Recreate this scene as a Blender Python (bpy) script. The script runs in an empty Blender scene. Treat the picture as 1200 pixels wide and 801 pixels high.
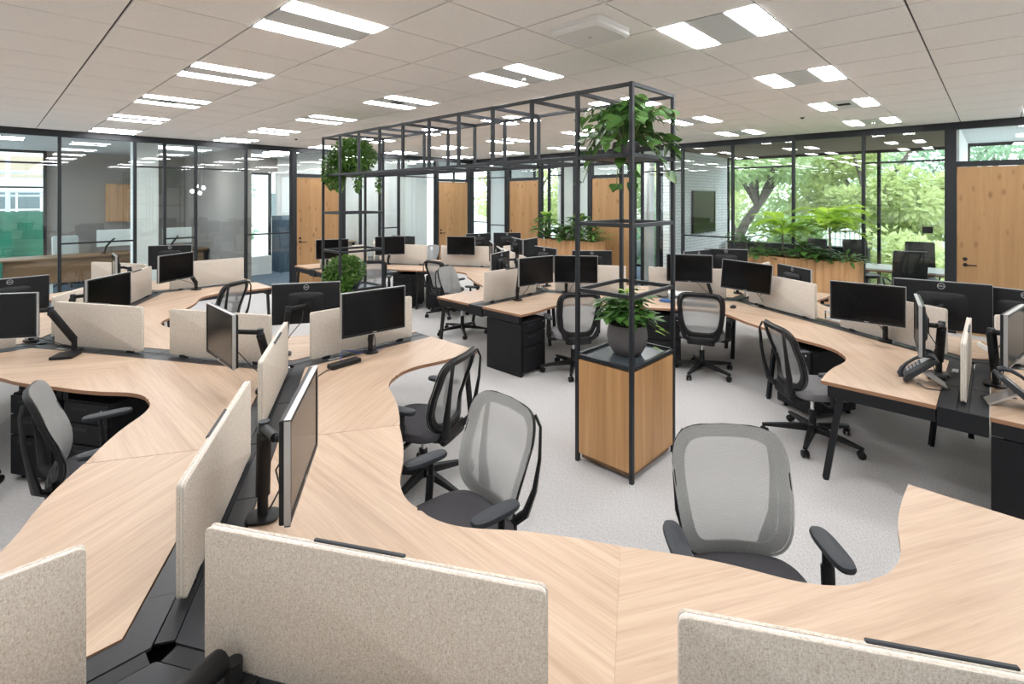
import bpy, bmesh, math, random
from mathutils import Matrix, Vector
random.seed(7)
PI = math.pi
SC = bpy.context.scene
C = SC.collection

# ------------------------------------------------------------------ camera, world, exposure
cam_d = bpy.data.cameras.new('camera')
cam = bpy.data.objects.new('camera', cam_d)
C.objects.link(cam)
YAW = 0.7636
cam.location = (0, 0, 2.05)
cam.rotation_euler = (PI/2, 0, YAW - PI/2)
cam_d.sensor_fit = 'HORIZONTAL'
cam_d.sensor_width = 36
cam_d.lens = 592/1200*36
cam_d.shift_y = -168.7/1200
cam_d.clip_start = 0.02
cam_d.clip_end = 300
SC.camera = cam

world = bpy.data.worlds.new('overcast_sky')
SC.world = world
world.use_nodes = True
wn = world.node_tree.nodes
wn['Background'].inputs[0].default_value = (0.86, 0.93, 1.0, 1)
wn['Background'].inputs[1].default_value = 4.8
LAMP = 30.5

SC.view_settings.view_transform = 'Standard'
SC.view_settings.look = 'None'
SC.view_settings.exposure = 0.09
SC.view_settings.gamma = 1.0
SC.view_settings.use_curve_mapping = False
SC.cycles.use_denoising = True
SC.cycles.transparent_max_bounces = 24
SC.cycles.max_bounces = 8
SC.cycles.sample_clamp_indirect = 6.0

# ------------------------------------------------------------------ materials
M = {}
def nodes_of(name):
    m = bpy.data.materials.new(name)
    m.use_nodes = True
    nt = m.node_tree
    return m, nt, nt.nodes, nt.links, nt.nodes['Principled BSDF']

def mat(name, col, rough=0.6, metal=0.0, spec=0.5, noise=None, bump=None, emit=None):
    """noise=(scale vec, col2, detail), bump=(scale, strength)"""
    m, nt, N, L, B = nodes_of(name)
    B.inputs['Base Color'].default_value = (*col, 1)
    B.inputs['Roughness'].default_value = rough
    B.inputs['Metallic'].default_value = metal
    B.inputs['Specular IOR Level'].default_value = spec
    if noise or bump:
        tc = N.new('ShaderNodeTexCoord')
    if noise:
        sc, col2, det = noise
        mp = N.new('ShaderNodeMapping'); mp.inputs['Scale'].default_value = sc
        L.new(tc.outputs['Object'], mp.inputs[0])
        nz = N.new('ShaderNodeTexNoise'); nz.inputs['Scale'].default_value = 1
        nz.inputs['Detail'].default_value = det
        L.new(mp.outputs[0], nz.inputs['Vector'])
        r = N.new('ShaderNodeValToRGB')
        r.color_ramp.elements[0].position = 0.32; r.color_ramp.elements[0].color = (*col, 1)
        r.color_ramp.elements[1].position = 0.68; r.color_ramp.elements[1].color = (*col2, 1)
        L.new(nz.outputs['Fac'], r.inputs[0]); L.new(r.outputs[0], B.inputs['Base Color'])
    if bump:
        nz = N.new('ShaderNodeTexNoise'); nz.inputs['Scale'].default_value = bump[0]
        nz.inputs['Detail'].default_value = 3
        L.new(tc.outputs['Object'], nz.inputs['Vector'])
        bp = N.new('ShaderNodeBump'); bp.inputs['Strength'].default_value = bump[1]
        bp.inputs['Distance'].default_value = 0.01
        L.new(nz.outputs['Fac'], bp.inputs['Height']); L.new(bp.outputs[0], B.inputs['Normal'])
    if emit:
        B.inputs['Emission Color'].default_value = (*emit[0], 1)
        B.inputs['Emission Strength'].default_value = emit[1]
    M[name] = m
    return m

def wood(name, c1, c2, c3, stretch, rough=0.45, knots=None):
    """stretch: mapping scale per object axis (small along the grain)."""
    m, nt, N, L, B = nodes_of(name)
    tc = N.new('ShaderNodeTexCoord')
    mp = N.new('ShaderNodeMapping'); mp.inputs['Scale'].default_value = stretch
    L.new(tc.outputs['Object'], mp.inputs[0])
    oi = N.new('ShaderNodeObjectInfo')
    ad = N.new('ShaderNodeVectorMath'); ad.operation = 'MULTIPLY_ADD'
    ad.inputs[1].default_value = (1, 1, 1)
    ml = N.new('ShaderNodeMath'); ml.operation = 'MULTIPLY'; ml.inputs[1].default_value = 37
    L.new(oi.outputs['Random'], ml.inputs[0])
    cb = N.new('ShaderNodeCombineXYZ')
    for i in range(3): L.new(ml.outputs[0], cb.inputs[i])
    L.new(mp.outputs[0], ad.inputs[0]); L.new(cb.outputs[0], ad.inputs[2])
    n1 = N.new('ShaderNodeTexNoise'); n1.inputs['Scale'].default_value = 1.0
    n1.inputs['Detail'].default_value = 6; n1.inputs['Roughness'].default_value = 0.62
    n1.inputs['Distortion'].default_value = 0.6
    L.new(ad.outputs[0], n1.inputs['Vector'])
    r = N.new('ShaderNodeValToRGB')
    e = r.color_ramp.elements
    e[0].position = 0.34; e[0].color = (*c1, 1)
    e[1].position = 0.66; e[1].color = (*c3, 1)
    e.new(0.5).color = (*c2, 1)
    n2 = N.new('ShaderNodeTexNoise'); n2.inputs['Scale'].default_value = 0.16; n2.inputs['Detail'].default_value = 3
    n2.inputs['Distortion'].default_value = 1.2
    L.new(ad.outputs[0], n2.inputs['Vector'])
    mxn = N.new('ShaderNodeMath'); mxn.operation = 'MULTIPLY_ADD'; mxn.inputs[1].default_value = 0.55
    ms = N.new('ShaderNodeMath'); ms.operation = 'MULTIPLY'; ms.inputs[1].default_value = 0.45
    L.new(n2.outputs['Fac'], ms.inputs[0]); L.new(n1.outputs['Fac'], mxn.inputs[0]); L.new(ms.outputs[0], mxn.inputs[2])
    L.new(mxn.outputs[0], r.inputs[0])
    out = r.outputs[0]
    if knots:
        v = N.new('ShaderNodeTexVoronoi'); v.inputs['Scale'].default_value = knots[0]
        mp2 = N.new('ShaderNodeMapping'); mp2.inputs['Scale'].default_value = knots[1]
        L.new(tc.outputs['Object'], mp2.inputs[0])
        ad2 = N.new('ShaderNodeVectorMath'); L.new(mp2.outputs[0], ad2.inputs[0]); L.new(cb.outputs[0], ad2.inputs[1])
        L.new(ad2.outputs[0], v.inputs['Vector'])
        kr = N.new('ShaderNodeMapRange'); kr.inputs[1].default_value = 0.04; kr.inputs[2].default_value = 0.24
        kr.inputs[3].default_value = 0.75; kr.inputs[4].default_value = 0
        L.new(v.outputs['Distance'], kr.inputs[0])
        mx = N.new('ShaderNodeMixRGB'); mx.inputs[2].default_value = (c1[0]*.45, c1[1]*.36, c1[2]*.3, 1)
        L.new(kr.outputs[0], mx.inputs[0]); L.new(out, mx.inputs[1]); out = mx.outputs[0]
    L.new(out, B.inputs['Base Color'])
    B.inputs['Roughness'].default_value = rough
    M[name] = m

def glass(name, tint=(0.93, 0.96, 0.95), f0=0.07):
    m = bpy.data.materials.new(name); m.use_nodes = True
    nt = m.node_tree; N = nt.nodes; L = nt.links
    N.remove(N['Principled BSDF'])
    tr = N.new('ShaderNodeBsdfTransparent'); tr.inputs[0].default_value = (*tint, 1)
    gl = N.new('ShaderNodeBsdfGlossy'); gl.inputs['Roughness'].default_value = 0.0
    lw = N.new('ShaderNodeLayerWeight'); lw.inputs[0].default_value = 0.5
    pw = N.new('ShaderNodeMath'); pw.operation = 'POWER'; pw.inputs[1].default_value = 4.0
    L.new(lw.outputs['Facing'], pw.inputs[0])
    ma = N.new('ShaderNodeMath'); ma.operation = 'MULTIPLY_ADD'
    ma.inputs[1].default_value = 0.85; ma.inputs[2].default_value = f0; ma.use_clamp = True
    L.new(pw.outputs[0], ma.inputs[0])
    mx = N.new('ShaderNodeMixShader')
    L.new(ma.outputs[0], mx.inputs[0]); L.new(tr.outputs[0], mx.inputs[1]); L.new(gl.outputs[0], mx.inputs[2])
    L.new(mx.outputs[0], N['Material Output'].inputs[0])
    M[name] = m

def netting(name, col, open_, scale=0):
    """woven mesh: thread diffuse mixed with holes"""
    m, nt, N, L, B = nodes_of(name)
    B.inputs['Base Color'].default_value = (*col, 1)
    B.inputs['Roughness'].default_value = 0.7
    tr = N.new('ShaderNodeBsdfTransparent')
    mx = N.new('ShaderNodeMixShader'); mx.inputs[0].default_value = open_
    if scale:
        tc = N.new('ShaderNodeTexCoord')
        w1 = N.new('ShaderNodeTexWave'); w1.bands_direction = 'Y'; w1.inputs['Scale'].default_value = scale
        w2 = N.new('ShaderNodeTexWave'); w2.bands_direction = 'Z'; w2.inputs['Scale'].default_value = scale
        L.new(tc.outputs['Object'], w1.inputs[0]); L.new(tc.outputs['Object'], w2.inputs[0])
        mu = N.new('ShaderNodeMath'); mu.operation = 'MULTIPLY'
        L.new(w1.outputs['Fac'], mu.inputs[0]); L.new(w2.outputs['Fac'], mu.inputs[1])
        mm = N.new('ShaderNodeMath'); mm.operation = 'MULTIPLY_ADD'
        mm.inputs[1].default_value = open_*1.6; mm.inputs[2].default_value = open_*0.55; mm.use_clamp = True
        L.new(mu.outputs[0], mm.inputs[0]); L.new(mm.outputs[0], mx.inputs[0])
    L.new(B.outputs[0], mx.inputs[1]); L.new(tr.outputs[0], mx.inputs[2])
    L.new(mx.outputs[0], N['Material Output'].inputs[0])
    M[name] = m

wood('oak_desk', (0.385, 0.265, 0.18), (0.47, 0.338, 0.238), (0.545, 0.41, 0.30), (60, 2.2, 20), 0.42)
mat('desk_edge', (0.30, 0.155, 0.085), 0.5)
mat('desk_edge_oak', (0.50, 0.32, 0.19), 0.5)
wood('oak_door', (0.29, 0.155, 0.060), (0.355, 0.20, 0.085), (0.42, 0.245, 0.115), (9, 9, 0.6), 0.5, knots=(1.0, (7.5, 7.5, 3.2)))
wood('oak_cabinet', (0.33, 0.165, 0.065), (0.47, 0.255, 0.105), (0.60, 0.35, 0.165), (16, 16, 0.5), 0.45)
wood('planter_wood', (0.42, 0.22, 0.095), (0.52, 0.29, 0.13), (0.62, 0.37, 0.19), (12, 12, 0.7), 0.5)
wood('brown_wood', (0.16, 0.085, 0.04), (0.22, 0.125, 0.06), (0.28, 0.165, 0.085), (1.5, 12, 12), 0.45)
mat('carpet', (0.405, 0.395, 0.39), 0.95, spec=0.1, noise=((45, 150, 45), (0.545, 0.535, 0.53), 3), bump=(220, 0.35))
mat('blue_carpet', (0.10, 0.14, 0.19), 0.95, spec=0.1, noise=((12, 12, 12), (0.16, 0.21, 0.27), 6))
mat('ceiling_tile', (0.87, 0.83, 0.795), 0.9, spec=0.1, noise=((70, 70, 70), (0.92, 0.88, 0.845), 4))
mat('ceiling_gap', (0.06, 0.05, 0.045), 0.9)
mat('plate_grey', (0.66, 0.67, 0.67), 0.5)
mat('shaded_ceiling', (0.25, 0.175, 0.135), 0.8)  # shade of the unlit room and glass reflection put into the colour
mat('pale_ceiling', (0.62, 0.64, 0.64), 0.9)
mat('black_frame', (0.016, 0.018, 0.021), 0.45, spec=0.3)
mat('shelf_steel', (0.018, 0.02, 0.024), 0.42, spec=0.35)
mat('slate_tray', (0.055, 0.068, 0.08), 0.18)
mat('black_metal', (0.010, 0.011, 0.013), 0.45, spec=0.3)
mat('black_plastic', (0.010, 0.010, 0.011), 0.45, spec=0.3)
mat('charcoal_plastic', (0.026, 0.030, 0.036), 0.5, spec=0.35)
mat('spine_lid', (0.020, 0.022, 0.026), 0.36, spec=0.35)
mat('pedestal_black', (0.008, 0.008, 0.010), 0.5, spec=0.25)
mat('silver', (0.50, 0.50, 0.51), 0.35, metal=0.7)
mat('chrome', (0.7, 0.7, 0.7), 0.15, metal=1.0)
mat('screen_glass', (0.004, 0.004, 0.0045), 0.16, spec=0.28)
mat('monitor_back', (0.012, 0.013, 0.015), 0.4, spec=0.3)
mat('logo_grey', (0.45, 0.46, 0.47), 0.35, metal=0.4)
mat('seat_fabric', (0.045, 0.043, 0.048), 0.9, bump=(300, 0.4))
mat('seat_fabric_grey', (0.17, 0.165, 0.17), 0.9, bump=(300, 0.4))
netting('chair_mesh', (0.41, 0.415, 0.41), 0.34, 70)
mat('white_wall', (0.84, 0.86, 0.84), 0.8)
mat('grey_wall', (0.27, 0.25, 0.235), 0.8)
mat('blue_grey', (0.07, 0.12, 0.17), 0.7)
mat('white_plastic', (0.72, 0.71, 0.69), 0.5)
mat('grey_metal', (0.45, 0.47, 0.48), 0.35, metal=0.5)
mat('lamp_strip', (0.9, 0.9, 0.9), 0.5, emit=((0.985, 0.99, 1.0), LAMP))
mat('pot_grey', (0.095, 0.088, 0.09), 0.75, bump=(60, 0.2))
mat('pot_dark', (0.045, 0.05, 0.06), 0.7)
mat('soil', (0.05, 0.03, 0.02), 0.95)
mat('stem', (0.12, 0.16, 0.04), 0.7)
mat('bark', (0.11, 0.085, 0.075), 0.9, noise=((6, 6, 2), (0.19, 0.16, 0.145), 5))
def leafmat(name, c1, c2, trans=0.3, rough=0.4):
    m, nt, N, L, B = nodes_of(name)
    oi = N.new('ShaderNodeObjectInfo'); tc = N.new('ShaderNodeTexCoord')
    nz = N.new('ShaderNodeTexNoise'); nz.inputs['Scale'].default_value = 9
    L.new(tc.outputs['Object'], nz.inputs['Vector'])
    ad = N.new('ShaderNodeMath'); ad.operation = 'ADD'
    L.new(oi.outputs['Random'], ad.inputs[0]); L.new(nz.outputs['Fac'], ad.inputs[1])
    hf = N.new('ShaderNodeMath'); hf.operation = 'MULTIPLY'; hf.inputs[1].default_value = 0.5
    L.new(ad.outputs[0], hf.inputs[0])
    r = N.new('ShaderNodeValToRGB')
    r.color_ramp.elements[0].position = 0.2; r.color_ramp.elements[0].color = (*c1, 1)
    r.color_ramp.elements[1].position = 0.8; r.color_ramp.elements[1].color = (*c2, 1)
    L.new(hf.outputs[0], r.inputs[0]); L.new(r.outputs[0], B.inputs['Base Color'])
    B.inputs['Roughness'].default_value = rough
    tl = N.new('ShaderNodeBsdfTranslucent'); L.new(r.outputs[0], tl.inputs[0])
    mx = N.new('ShaderNodeMixShader'); mx.inputs[0].default_value = trans
    L.new(B.outputs[0], mx.inputs[1]); L.new(tl.outputs[0], mx.inputs[2])
    L.new(mx.outputs[0], N['Material Output'].inputs[0])
    M[name] = m
leafmat('leaf_pothos', (0.018, 0.07, 0.012), (0.11, 0.24, 0.05), 0.25)
leafmat('leaf_green', (0.03, 0.10, 0.018), (0.11, 0.25, 0.05), 0.25)
leafmat('leaf_ivy', (0.03, 0.09, 0.015), (0.13, 0.27, 0.045), 0.25)
leafmat('leaf_bright', (0.24, 0.44, 0.04), (0.48, 0.70, 0.10), 0.4)
leafmat('leaf_dark', (0.03, 0.09, 0.02), (0.09, 0.2, 0.05))
leafmat('tree_yellow', (0.5, 0.57, 0.24), (0.8, 0.84, 0.5), 0.45, 0.6)  # outdoor haze is painted into the tree leaf colours by paling them
leafmat('tree_green', (0.36, 0.48, 0.24), (0.66, 0.76, 0.46), 0.45, 0.6)
leafmat('tree_deep', (0.24, 0.4, 0.26), (0.48, 0.62, 0.44), 0.45, 0.6)
glass('clear_glass', (0.94, 0.965, 0.96), 0.055)
glass('window_glass', (0.95, 0.98, 0.98), 0.03)

def fabric(name):
    m, nt, N, L, B = nodes_of(name)
    tc = N.new('ShaderNodeTexCoord')
    outs = []
    for sc in ((420, 420, 110), (120, 120, 460)):
        mp = N.new('ShaderNodeMapping'); mp.inputs['Scale'].default_value = sc
        L.new(tc.outputs['Object'], mp.inputs[0])
        nz = N.new('ShaderNodeTexNoise'); nz.inputs['Scale'].default_value = 1; nz.inputs['Detail'].default_value = 2
        L.new(mp.outputs[0], nz.inputs['Vector']); outs.append(nz.outputs['Fac'])
    ad = N.new('ShaderNodeMath'); ad.operation = 'ADD'
    L.new(outs[0], ad.inputs[0]); L.new(outs[1], ad.inputs[1])
    hf = N.new('ShaderNodeMath'); hf.operation = 'MULTIPLY'; hf.inputs[1].default_value = 0.5
    L.new(ad.outputs[0], hf.inputs[0])
    r = N.new('ShaderNodeValToRGB')
    e = r.color_ramp.elements
    e[0].position = 0.36; e[0].color = (0.42, 0.35, 0.285, 1)
    e[1].position = 0.64; e[1].color = (0.70, 0.655, 0.60, 1)
    e.new(0.45).color = (0.545, 0.485, 0.42, 1)
    e.new(0.55).color = (0.61, 0.56, 0.495, 1)
    L.new(hf.outputs[0], r.inputs[0]); L.new(r.outputs[0], B.inputs['Base Color'])
    bp = N.new('ShaderNodeBump'); bp.inputs['Strength'].default_value = 0.25; bp.inputs['Distance'].default_value = 0.002
    L.new(hf.outputs[0], bp.inputs['Height']); L.new(bp.outputs[0], B.inputs['Normal'])
    B.inputs['Roughness'].default_value = 0.95; B.inputs['Specular IOR Level'].default_value = 0.1
    M[name] = m
fabric('heather_fabric')
mat('fabric_edge', (0.66, 0.63, 0.575), 0.9)

def brickmat(name):
    m, nt, N, L, B = nodes_of(name)
    tc = N.new('ShaderNodeTexCoord')
    sp = N.new('ShaderNodeSeparateXYZ'); cb = N.new('ShaderNodeCombineXYZ')
    L.new(tc.outputs['Object'], sp.inputs[0])
    L.new(sp.outputs[0], cb.inputs[0]); L.new(sp.outputs[2], cb.inputs[1])
    bt = N.new('ShaderNodeTexBrick')
    bt.inputs['Color1'].default_value = (0.93, 0.93, 0.92, 1); bt.inputs['Color2'].default_value = (0.86, 0.86, 0.85, 1)
    bt.inputs['Mortar'].default_value = (0.55, 0.55, 0.55, 1); bt.inputs['Scale'].default_value = 1.0
    bt.inputs['Mortar Size'].default_value = 0.006
    bt.inputs['Brick Width'].default_value = 0.21; bt.inputs['Row Height'].default_value = 0.07
    L.new(cb.outputs[0], bt.inputs['Vector']); L.new(bt.outputs[0], B.inputs['Base Color'])
    B.inputs['Roughness'].default_value = 0.9
    M[name] = m
brickmat('white_brick')
mat('mortar', (0.34, 0.34, 0.33), 0.95)
mat('pavement', (0.55, 0.56, 0.54), 0.9, noise=((0.6, 0.6, 0.6), (0.66, 0.67, 0.64), 4))
mat('tarp_green', (0.0, 0.055, 0.03), 0.6, noise=((1.6, 1.6, 0.7), (0.008, 0.13, 0.075), 4))
mat('scaffold', (0.60, 0.66, 0.72), 0.4, metal=0.3)
mat('facade', (0.72, 0.71, 0.69), 0.8)
mat('facade_tan', (0.50, 0.40, 0.30), 0.8)
mat('facade_window', (0.14, 0.18, 0.19), 0.2)
mat('railing_white', (0.75, 0.77, 0.78), 0.6)
mat('leather_black', (0.02, 0.019, 0.018), 0.45)
mat('table_white', (0.72, 0.70, 0.67), 0.4)
mat('paper_white', (0.8, 0.8, 0.78), 0.8)
mat('paper_tan', (0.55, 0.42, 0.30), 0.8)
mat('book_blue', (0.04, 0.12, 0.30), 0.6)
mat('tray_clear', (0.5, 0.52, 0.54), 0.3)
mat('pale_chair', (0.50, 0.56, 0.55), 0.8)
mat('pale_monitor', (0.66, 0.72, 0.70), 0.4)
mat('cable', (0.015, 0.015, 0.016), 0.5)
mat('blue_cable', (0.03, 0.06, 0.25), 0.5)
mat('plum', (0.12, 0.02, 0.03), 0.7)

# ------------------------------------------------------------------ mesh helpers
class MB:
    def __init__(s): s.v = []; s.f = []; s.m = []
    def add(s, vs, fs, mi=0, T=None):
        o = len(s.v)
        if T is not None: vs = [T @ Vector(p) for p in vs]
        s.v += [tuple(p) for p in vs]
        s.f += [tuple(i + o for i in f) for f in fs]
        s.m += [mi]*len(fs)
        return s
    def box(s, c, d, mi=0, T=None):
        x, y, z = d[0]/2, d[1]/2, d[2]/2
        vs = [(c[0]+a*x, c[1]+b*y, c[2]+e*z) for e in (-1, 1) for a, b in ((-1, -1), (1, -1), (1, 1), (-1, 1))]
        return s.add(vs, [(3, 2, 1, 0), (4, 5, 6, 7), (0, 1, 5, 4), (1, 2, 6, 5), (2, 3, 7, 6), (3, 0, 4, 7)], mi, T)
    def b2(s, lo, hi, mi=0, T=None):
        return s.box([(a+b)/2 for a, b in zip(lo, hi)], [b-a for a, b in zip(lo, hi)], mi, T)
    def prism(s, poly, z0, z1, mi=0, mside=None, T=None):
        n = len(poly)
        vs = [(x, y, z0) for x, y in poly] + [(x, y, z1) for x, y in poly]
        s.add(vs, [tuple(range(n-1, -1, -1)), tuple(range(n, 2*n))], mi, T)
        o = len(s.v) - 2*n
        for i in range(n):
            j = (i+1) % n
            s.f.append((o+i, o+j, o+n+j, o+n+i)); s.m.append(mi if mside is None else mside)
        return s
    def tube(s, pts, r, n=8, mi=0, closed=False, T=None, flat=1.0):
        pts = [Vector(p) for p in pts]; k = len(pts)
        rs = r if isinstance(r, (list, tuple)) else [r]*k
        vs = []; up = None
        for i, p in enumerate(pts):
            a = pts[i-1] if (i > 0 or closed) else p
            b = pts[(i+1) % k] if (i < k-1 or closed) else p
            t = (b - a).normalized()
            if up is None:
                up = Vector((0, 0, 1)) if abs(t.z) < 0.9 else Vector((1, 0, 0))
            x = t.cross(up)
            if x.length < 1e-5: x = t.cross(Vector((0, 1, 0)))
            x.normalize(); y = x.cross(t).normalized(); up = y
            for q in range(n):
                an = 2*PI*q/n + PI/n
                vs.append(p + x*math.cos(an)*rs[i] + y*math.sin(an)*rs[i]*flat)
        fs = []
        for i in range(k if closed else k-1):
            for q in range(n):
                a = i*n+q; b = i*n+(q+1) % n; c = ((i+1) % k)*n+(q+1) % n; d = ((i+1) % k)*n+q
                fs.append((a, b, c, d))
        if not closed:
            fs += [tuple(range(n-1, -1, -1)), tuple(range((k-1)*n, k*n))]
        return s.add(vs, fs, mi, T)
    def lathe(s, prof, n=24, c=(0, 0, 0), mi=0, T=None):
        vs = []
        for r, z in prof:
            for q in range(n):
                vs.append((c[0]+r*math.cos(2*PI*q/n), c[1]+r*math.sin(2*PI*q/n), c[2]+z))
        fs = []
        for i in range(len(prof)-1):
            for q in range(n):
                a = i*n+q; b = i*n+(q+1) % n
                fs.append((a, b, b+n, a+n))
        fs += [tuple(range(n-1, -1, -1)), tuple(range((len(prof)-1)*n, len(prof)*n))]
        return s.add(vs, fs, mi, T)
    def slab(s, w, d, prof, e=4.0, n=28, c=(0, 0, 0), mi=0, T=None):
        """superellipse plan w x d, prof = [(inset, z)]"""
        vs = []
        for ins, z in prof:
            for q in range(n):
                a = 2*PI*q/n; ca, sa = math.cos(a), math.sin(a)
                px = math.copysign(abs(ca)**(2/e), ca)*(w/2-ins); py = math.copysign(abs(sa)**(2/e), sa)*(d/2-ins)
                vs.append((c[0]+px, c[1]+py, c[2]+z))
        fs = []
        for i in range(len(prof)-1):
            for q in range(n):
                a = i*n+q; b = i*n+(q+1) % n
                fs.append((a, b, b+n, a+n))
        fs += [tuple(range(n-1, -1, -1)), tuple(range((len(prof)-1)*n, len(prof)*n))]
        return s.add(vs, fs, mi, T)
    def mesh(s, name, mats, smooth=False, bevel=0, seg=1):
        me = bpy.data.meshes.new(name)
        me.from_pydata(s.v, [], s.f)
        for m in (mats if isinstance(mats, (list, tuple)) else [mats]): me.materials.append(M[m])
        me.polygons.foreach_set('material_index', s.m)
        if bevel:
            bm = bmesh.new(); bm.from_mesh(me)
            bmesh.ops.recalc_face_normals(bm, faces=bm.faces)
            ed = [e for e in bm.edges if len(e.link_faces) == 2 and e.calc_face_angle(0) > 0.5]
            bmesh.ops.bevel(bm, geom=ed, offset=bevel, segments=seg, affect='EDGES', profile=0.5, clamp_overlap=True)
            bm.to_mesh(me); bm.free()
        if smooth:
            me.polygons.foreach_set('use_smooth', [True]*len(me.polygons))
            me.set_sharp_from_angle(angle=0.7)
        me.update()
        return me
    def build(s, name, mats, parent=None, smooth=False, bevel=0, seg=1, loc=(0, 0, 0), rot=(0, 0, 0)):
        return link(name, s.mesh(name, mats, smooth, bevel, seg), parent, loc, rot)

def link(name, me, parent=None, loc=(0, 0, 0), rot=(0, 0, 0), scale=None):
    o = bpy.data.objects.new(name, me); C.objects.link(o)
    if parent is not None: o.parent = parent
    o.location = loc; o.rotation_euler = rot
    if scale: o.scale = scale
    return o
def tag(o, label=None, cat=None, group=None, kind=None):
    if label: o['label'] = label
    if cat: o['category'] = cat
    if group: o['group'] = group
    if kind: o['kind'] = kind
    return o
def empty(name, loc=(0, 0, 0), rz=0.0, label=None, cat=None, group=None, kind=None):
    o = bpy.data.objects.new(name, None); C.objects.link(o)
    o.empty_display_size = 0.1; o.location = loc; o.rotation_euler = (0, 0, rz)
    return tag(o, label, cat, group, kind)
def copy_tree(o, parent=None):
    c = o.copy(); C.objects.link(c); c.parent = parent
    for ch in list(o.children): copy_tree(ch, c)
    return c
def BX(name, lo, hi, m, parent=None, bevel=0, **k):
    return MB().b2(lo, hi).build(name, m, parent, bevel=bevel, **k)
def D(a): return math.radians(a)
def dirv(a): return Vector((math.cos(D(a)), math.sin(D(a)), 0))
ORD = ['first', 'second', 'third', 'fourth', 'fifth', 'sixth', 'seventh', 'eighth', 'ninth', 'tenth', 'eleventh', 'twelfth']
# ------------------------------------------------------------------ the room shell
XW, YW, ZC = 10.2, 11.47, 3.195      # right glass wall, left glass wall, ceiling
XB, YB = -2.75, -2.75
def S(o): o['kind'] = 'structure'; return o
S(BX('floor', (XB, YB, -0.06), (XW+0.05, YW+0.05, 0.0), 'carpet'))
S(BX('wall_back', (XB-0.1, YB, 0), (XB, YW, ZC), 'white_wall'))
S(BX('wall_rear', (XB, YB-0.1, 0), (XW, YB, ZC), 'white_wall'))
ceil = S(BX('ceiling', (XB, YB, ZC+0.012), (XW+0.05, YW+0.05, ZC+0.10), 'ceiling_gap'))
GX, GY, TS = 2.513, 2.302, 0.64
F2 = Vector((math.cos(YAW), math.sin(YAW))); R2 = Vector((math.sin(YAW), -math.cos(YAW)))
def seen(x, y, z, mar=40):
    d = x*F2.x + y*F2.y
    if d < 0.3: return False
    px = 600 + 592*(x*R2.x + y*R2.y)/d; py = 231.8 + 592*(2.05-z)/d
    return -mar < px < 1200+mar and -mar < py < 801+mar
A_L = [-5, -2, 1, 4, 7, 10]; B_L = [-5, -2, 1, 4, 7, 10, 13]
tile_me = MB().box((0, 0, 0), (TS-0.014, TS-0.011, 0.012)).mesh('ceiling_tile', 'ceiling_tile')
cand = []; rest = MB()
for a in range(-12, 13):
    for b in range(-12, 16):
        if a in A_L and b in B_L: continue
        x0, y0 = GX+a*TS, GY+b*TS
        x1, y1 = min(x0+TS, XW), min(y0+TS, YW)
        x0, y0 = max(x0, XB), max(y0, YB)
        if x1-x0 < 0.05 or y1-y0 < 0.05: continue
        full = x1-x0 > 0.6 and y1-y0 > 0.6
        vis = any(seen(x, y, ZC) for x in (x0, x1) for y in (y0, y1))
        cand.append((x0, y0, x1, y1, full, vis))
cand.sort(key=lambda q: (not (q[4] and q[5]), q[0]*F2.x+q[1]*F2.y))
n = 0
for (x0, y0, x1, y1, full, vis) in cand:
    if full and vis and n < 298:
        link('ceiling_tile', tile_me, ceil, ((x0+x1)/2, (y0+y1)/2, ZC+0.006)); n += 1
    else:
        rest.b2((x0+0.004, y0+0.003, ZC), (x1-0.004, y1-0.003, ZC+0.012))
rest.build('tile_field', 'ceiling_tile', ceil)['kind'] = 'stuff'

# recessed twin-strip lights
def lamp_meshes():
    h = MB()
    h.b2((-.316, -.316, 0.002), (.316, .316, 0.012))                    # pan
    strip = MB().b2((-.31, -.085, -0.004), (.31, .085, 0.002)).mesh('light_strip', 'lamp_strip')
    mid = MB().b2((-.31, -.125, -0.002), (.31, .125, 0.002)).mesh('service_plate', 'plate_grey', bevel=0.001)
    vent = MB()
    for k in range(4): vent.box((0.04*k-0.06, 0, -0.004), (0.02, 0.14, 0.004))
    return h.mesh('housing', 'grey_metal'), strip, mid, vent.mesh('vent', 'black_metal'), MB().lathe([(0.02, 0), (0.018, -0.02), (0.008, -0.028)], 12).mesh('sprinkler', 'chrome', True)
lh, ls, lm, lv, lsp = lamp_meshes()
for ia, a in enumerate(reversed(A_L)):
    for ib, b in enumerate(reversed(B_L)):
        x, y = GX+(a+.5)*TS, GY+(b+.5)*TS
        lab = f'twin-strip ceiling light, {ORD[ib]} from the left glass wall, {ORD[ia]} row from the right glass wall'
        r = empty('ceiling_light', (x, y, ZC), 0, lab, 'ceiling light', 'recessed twin-strip ceiling lights')
        link('housing', lh, r)
        link('light_strip', ls, r, (0, 0.225, 0)); link('light_strip', ls, r, (0, -0.225, 0))
        p = link('service_plate', lm, r)
        if (ia*3+ib) % 4 == 1: link('sprinkler', lsp, p, (0.1, 0, 0))
        if (ia+ib) % 4 == 2: link('vent', lv, p, (-0.05, 0, 0))

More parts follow.
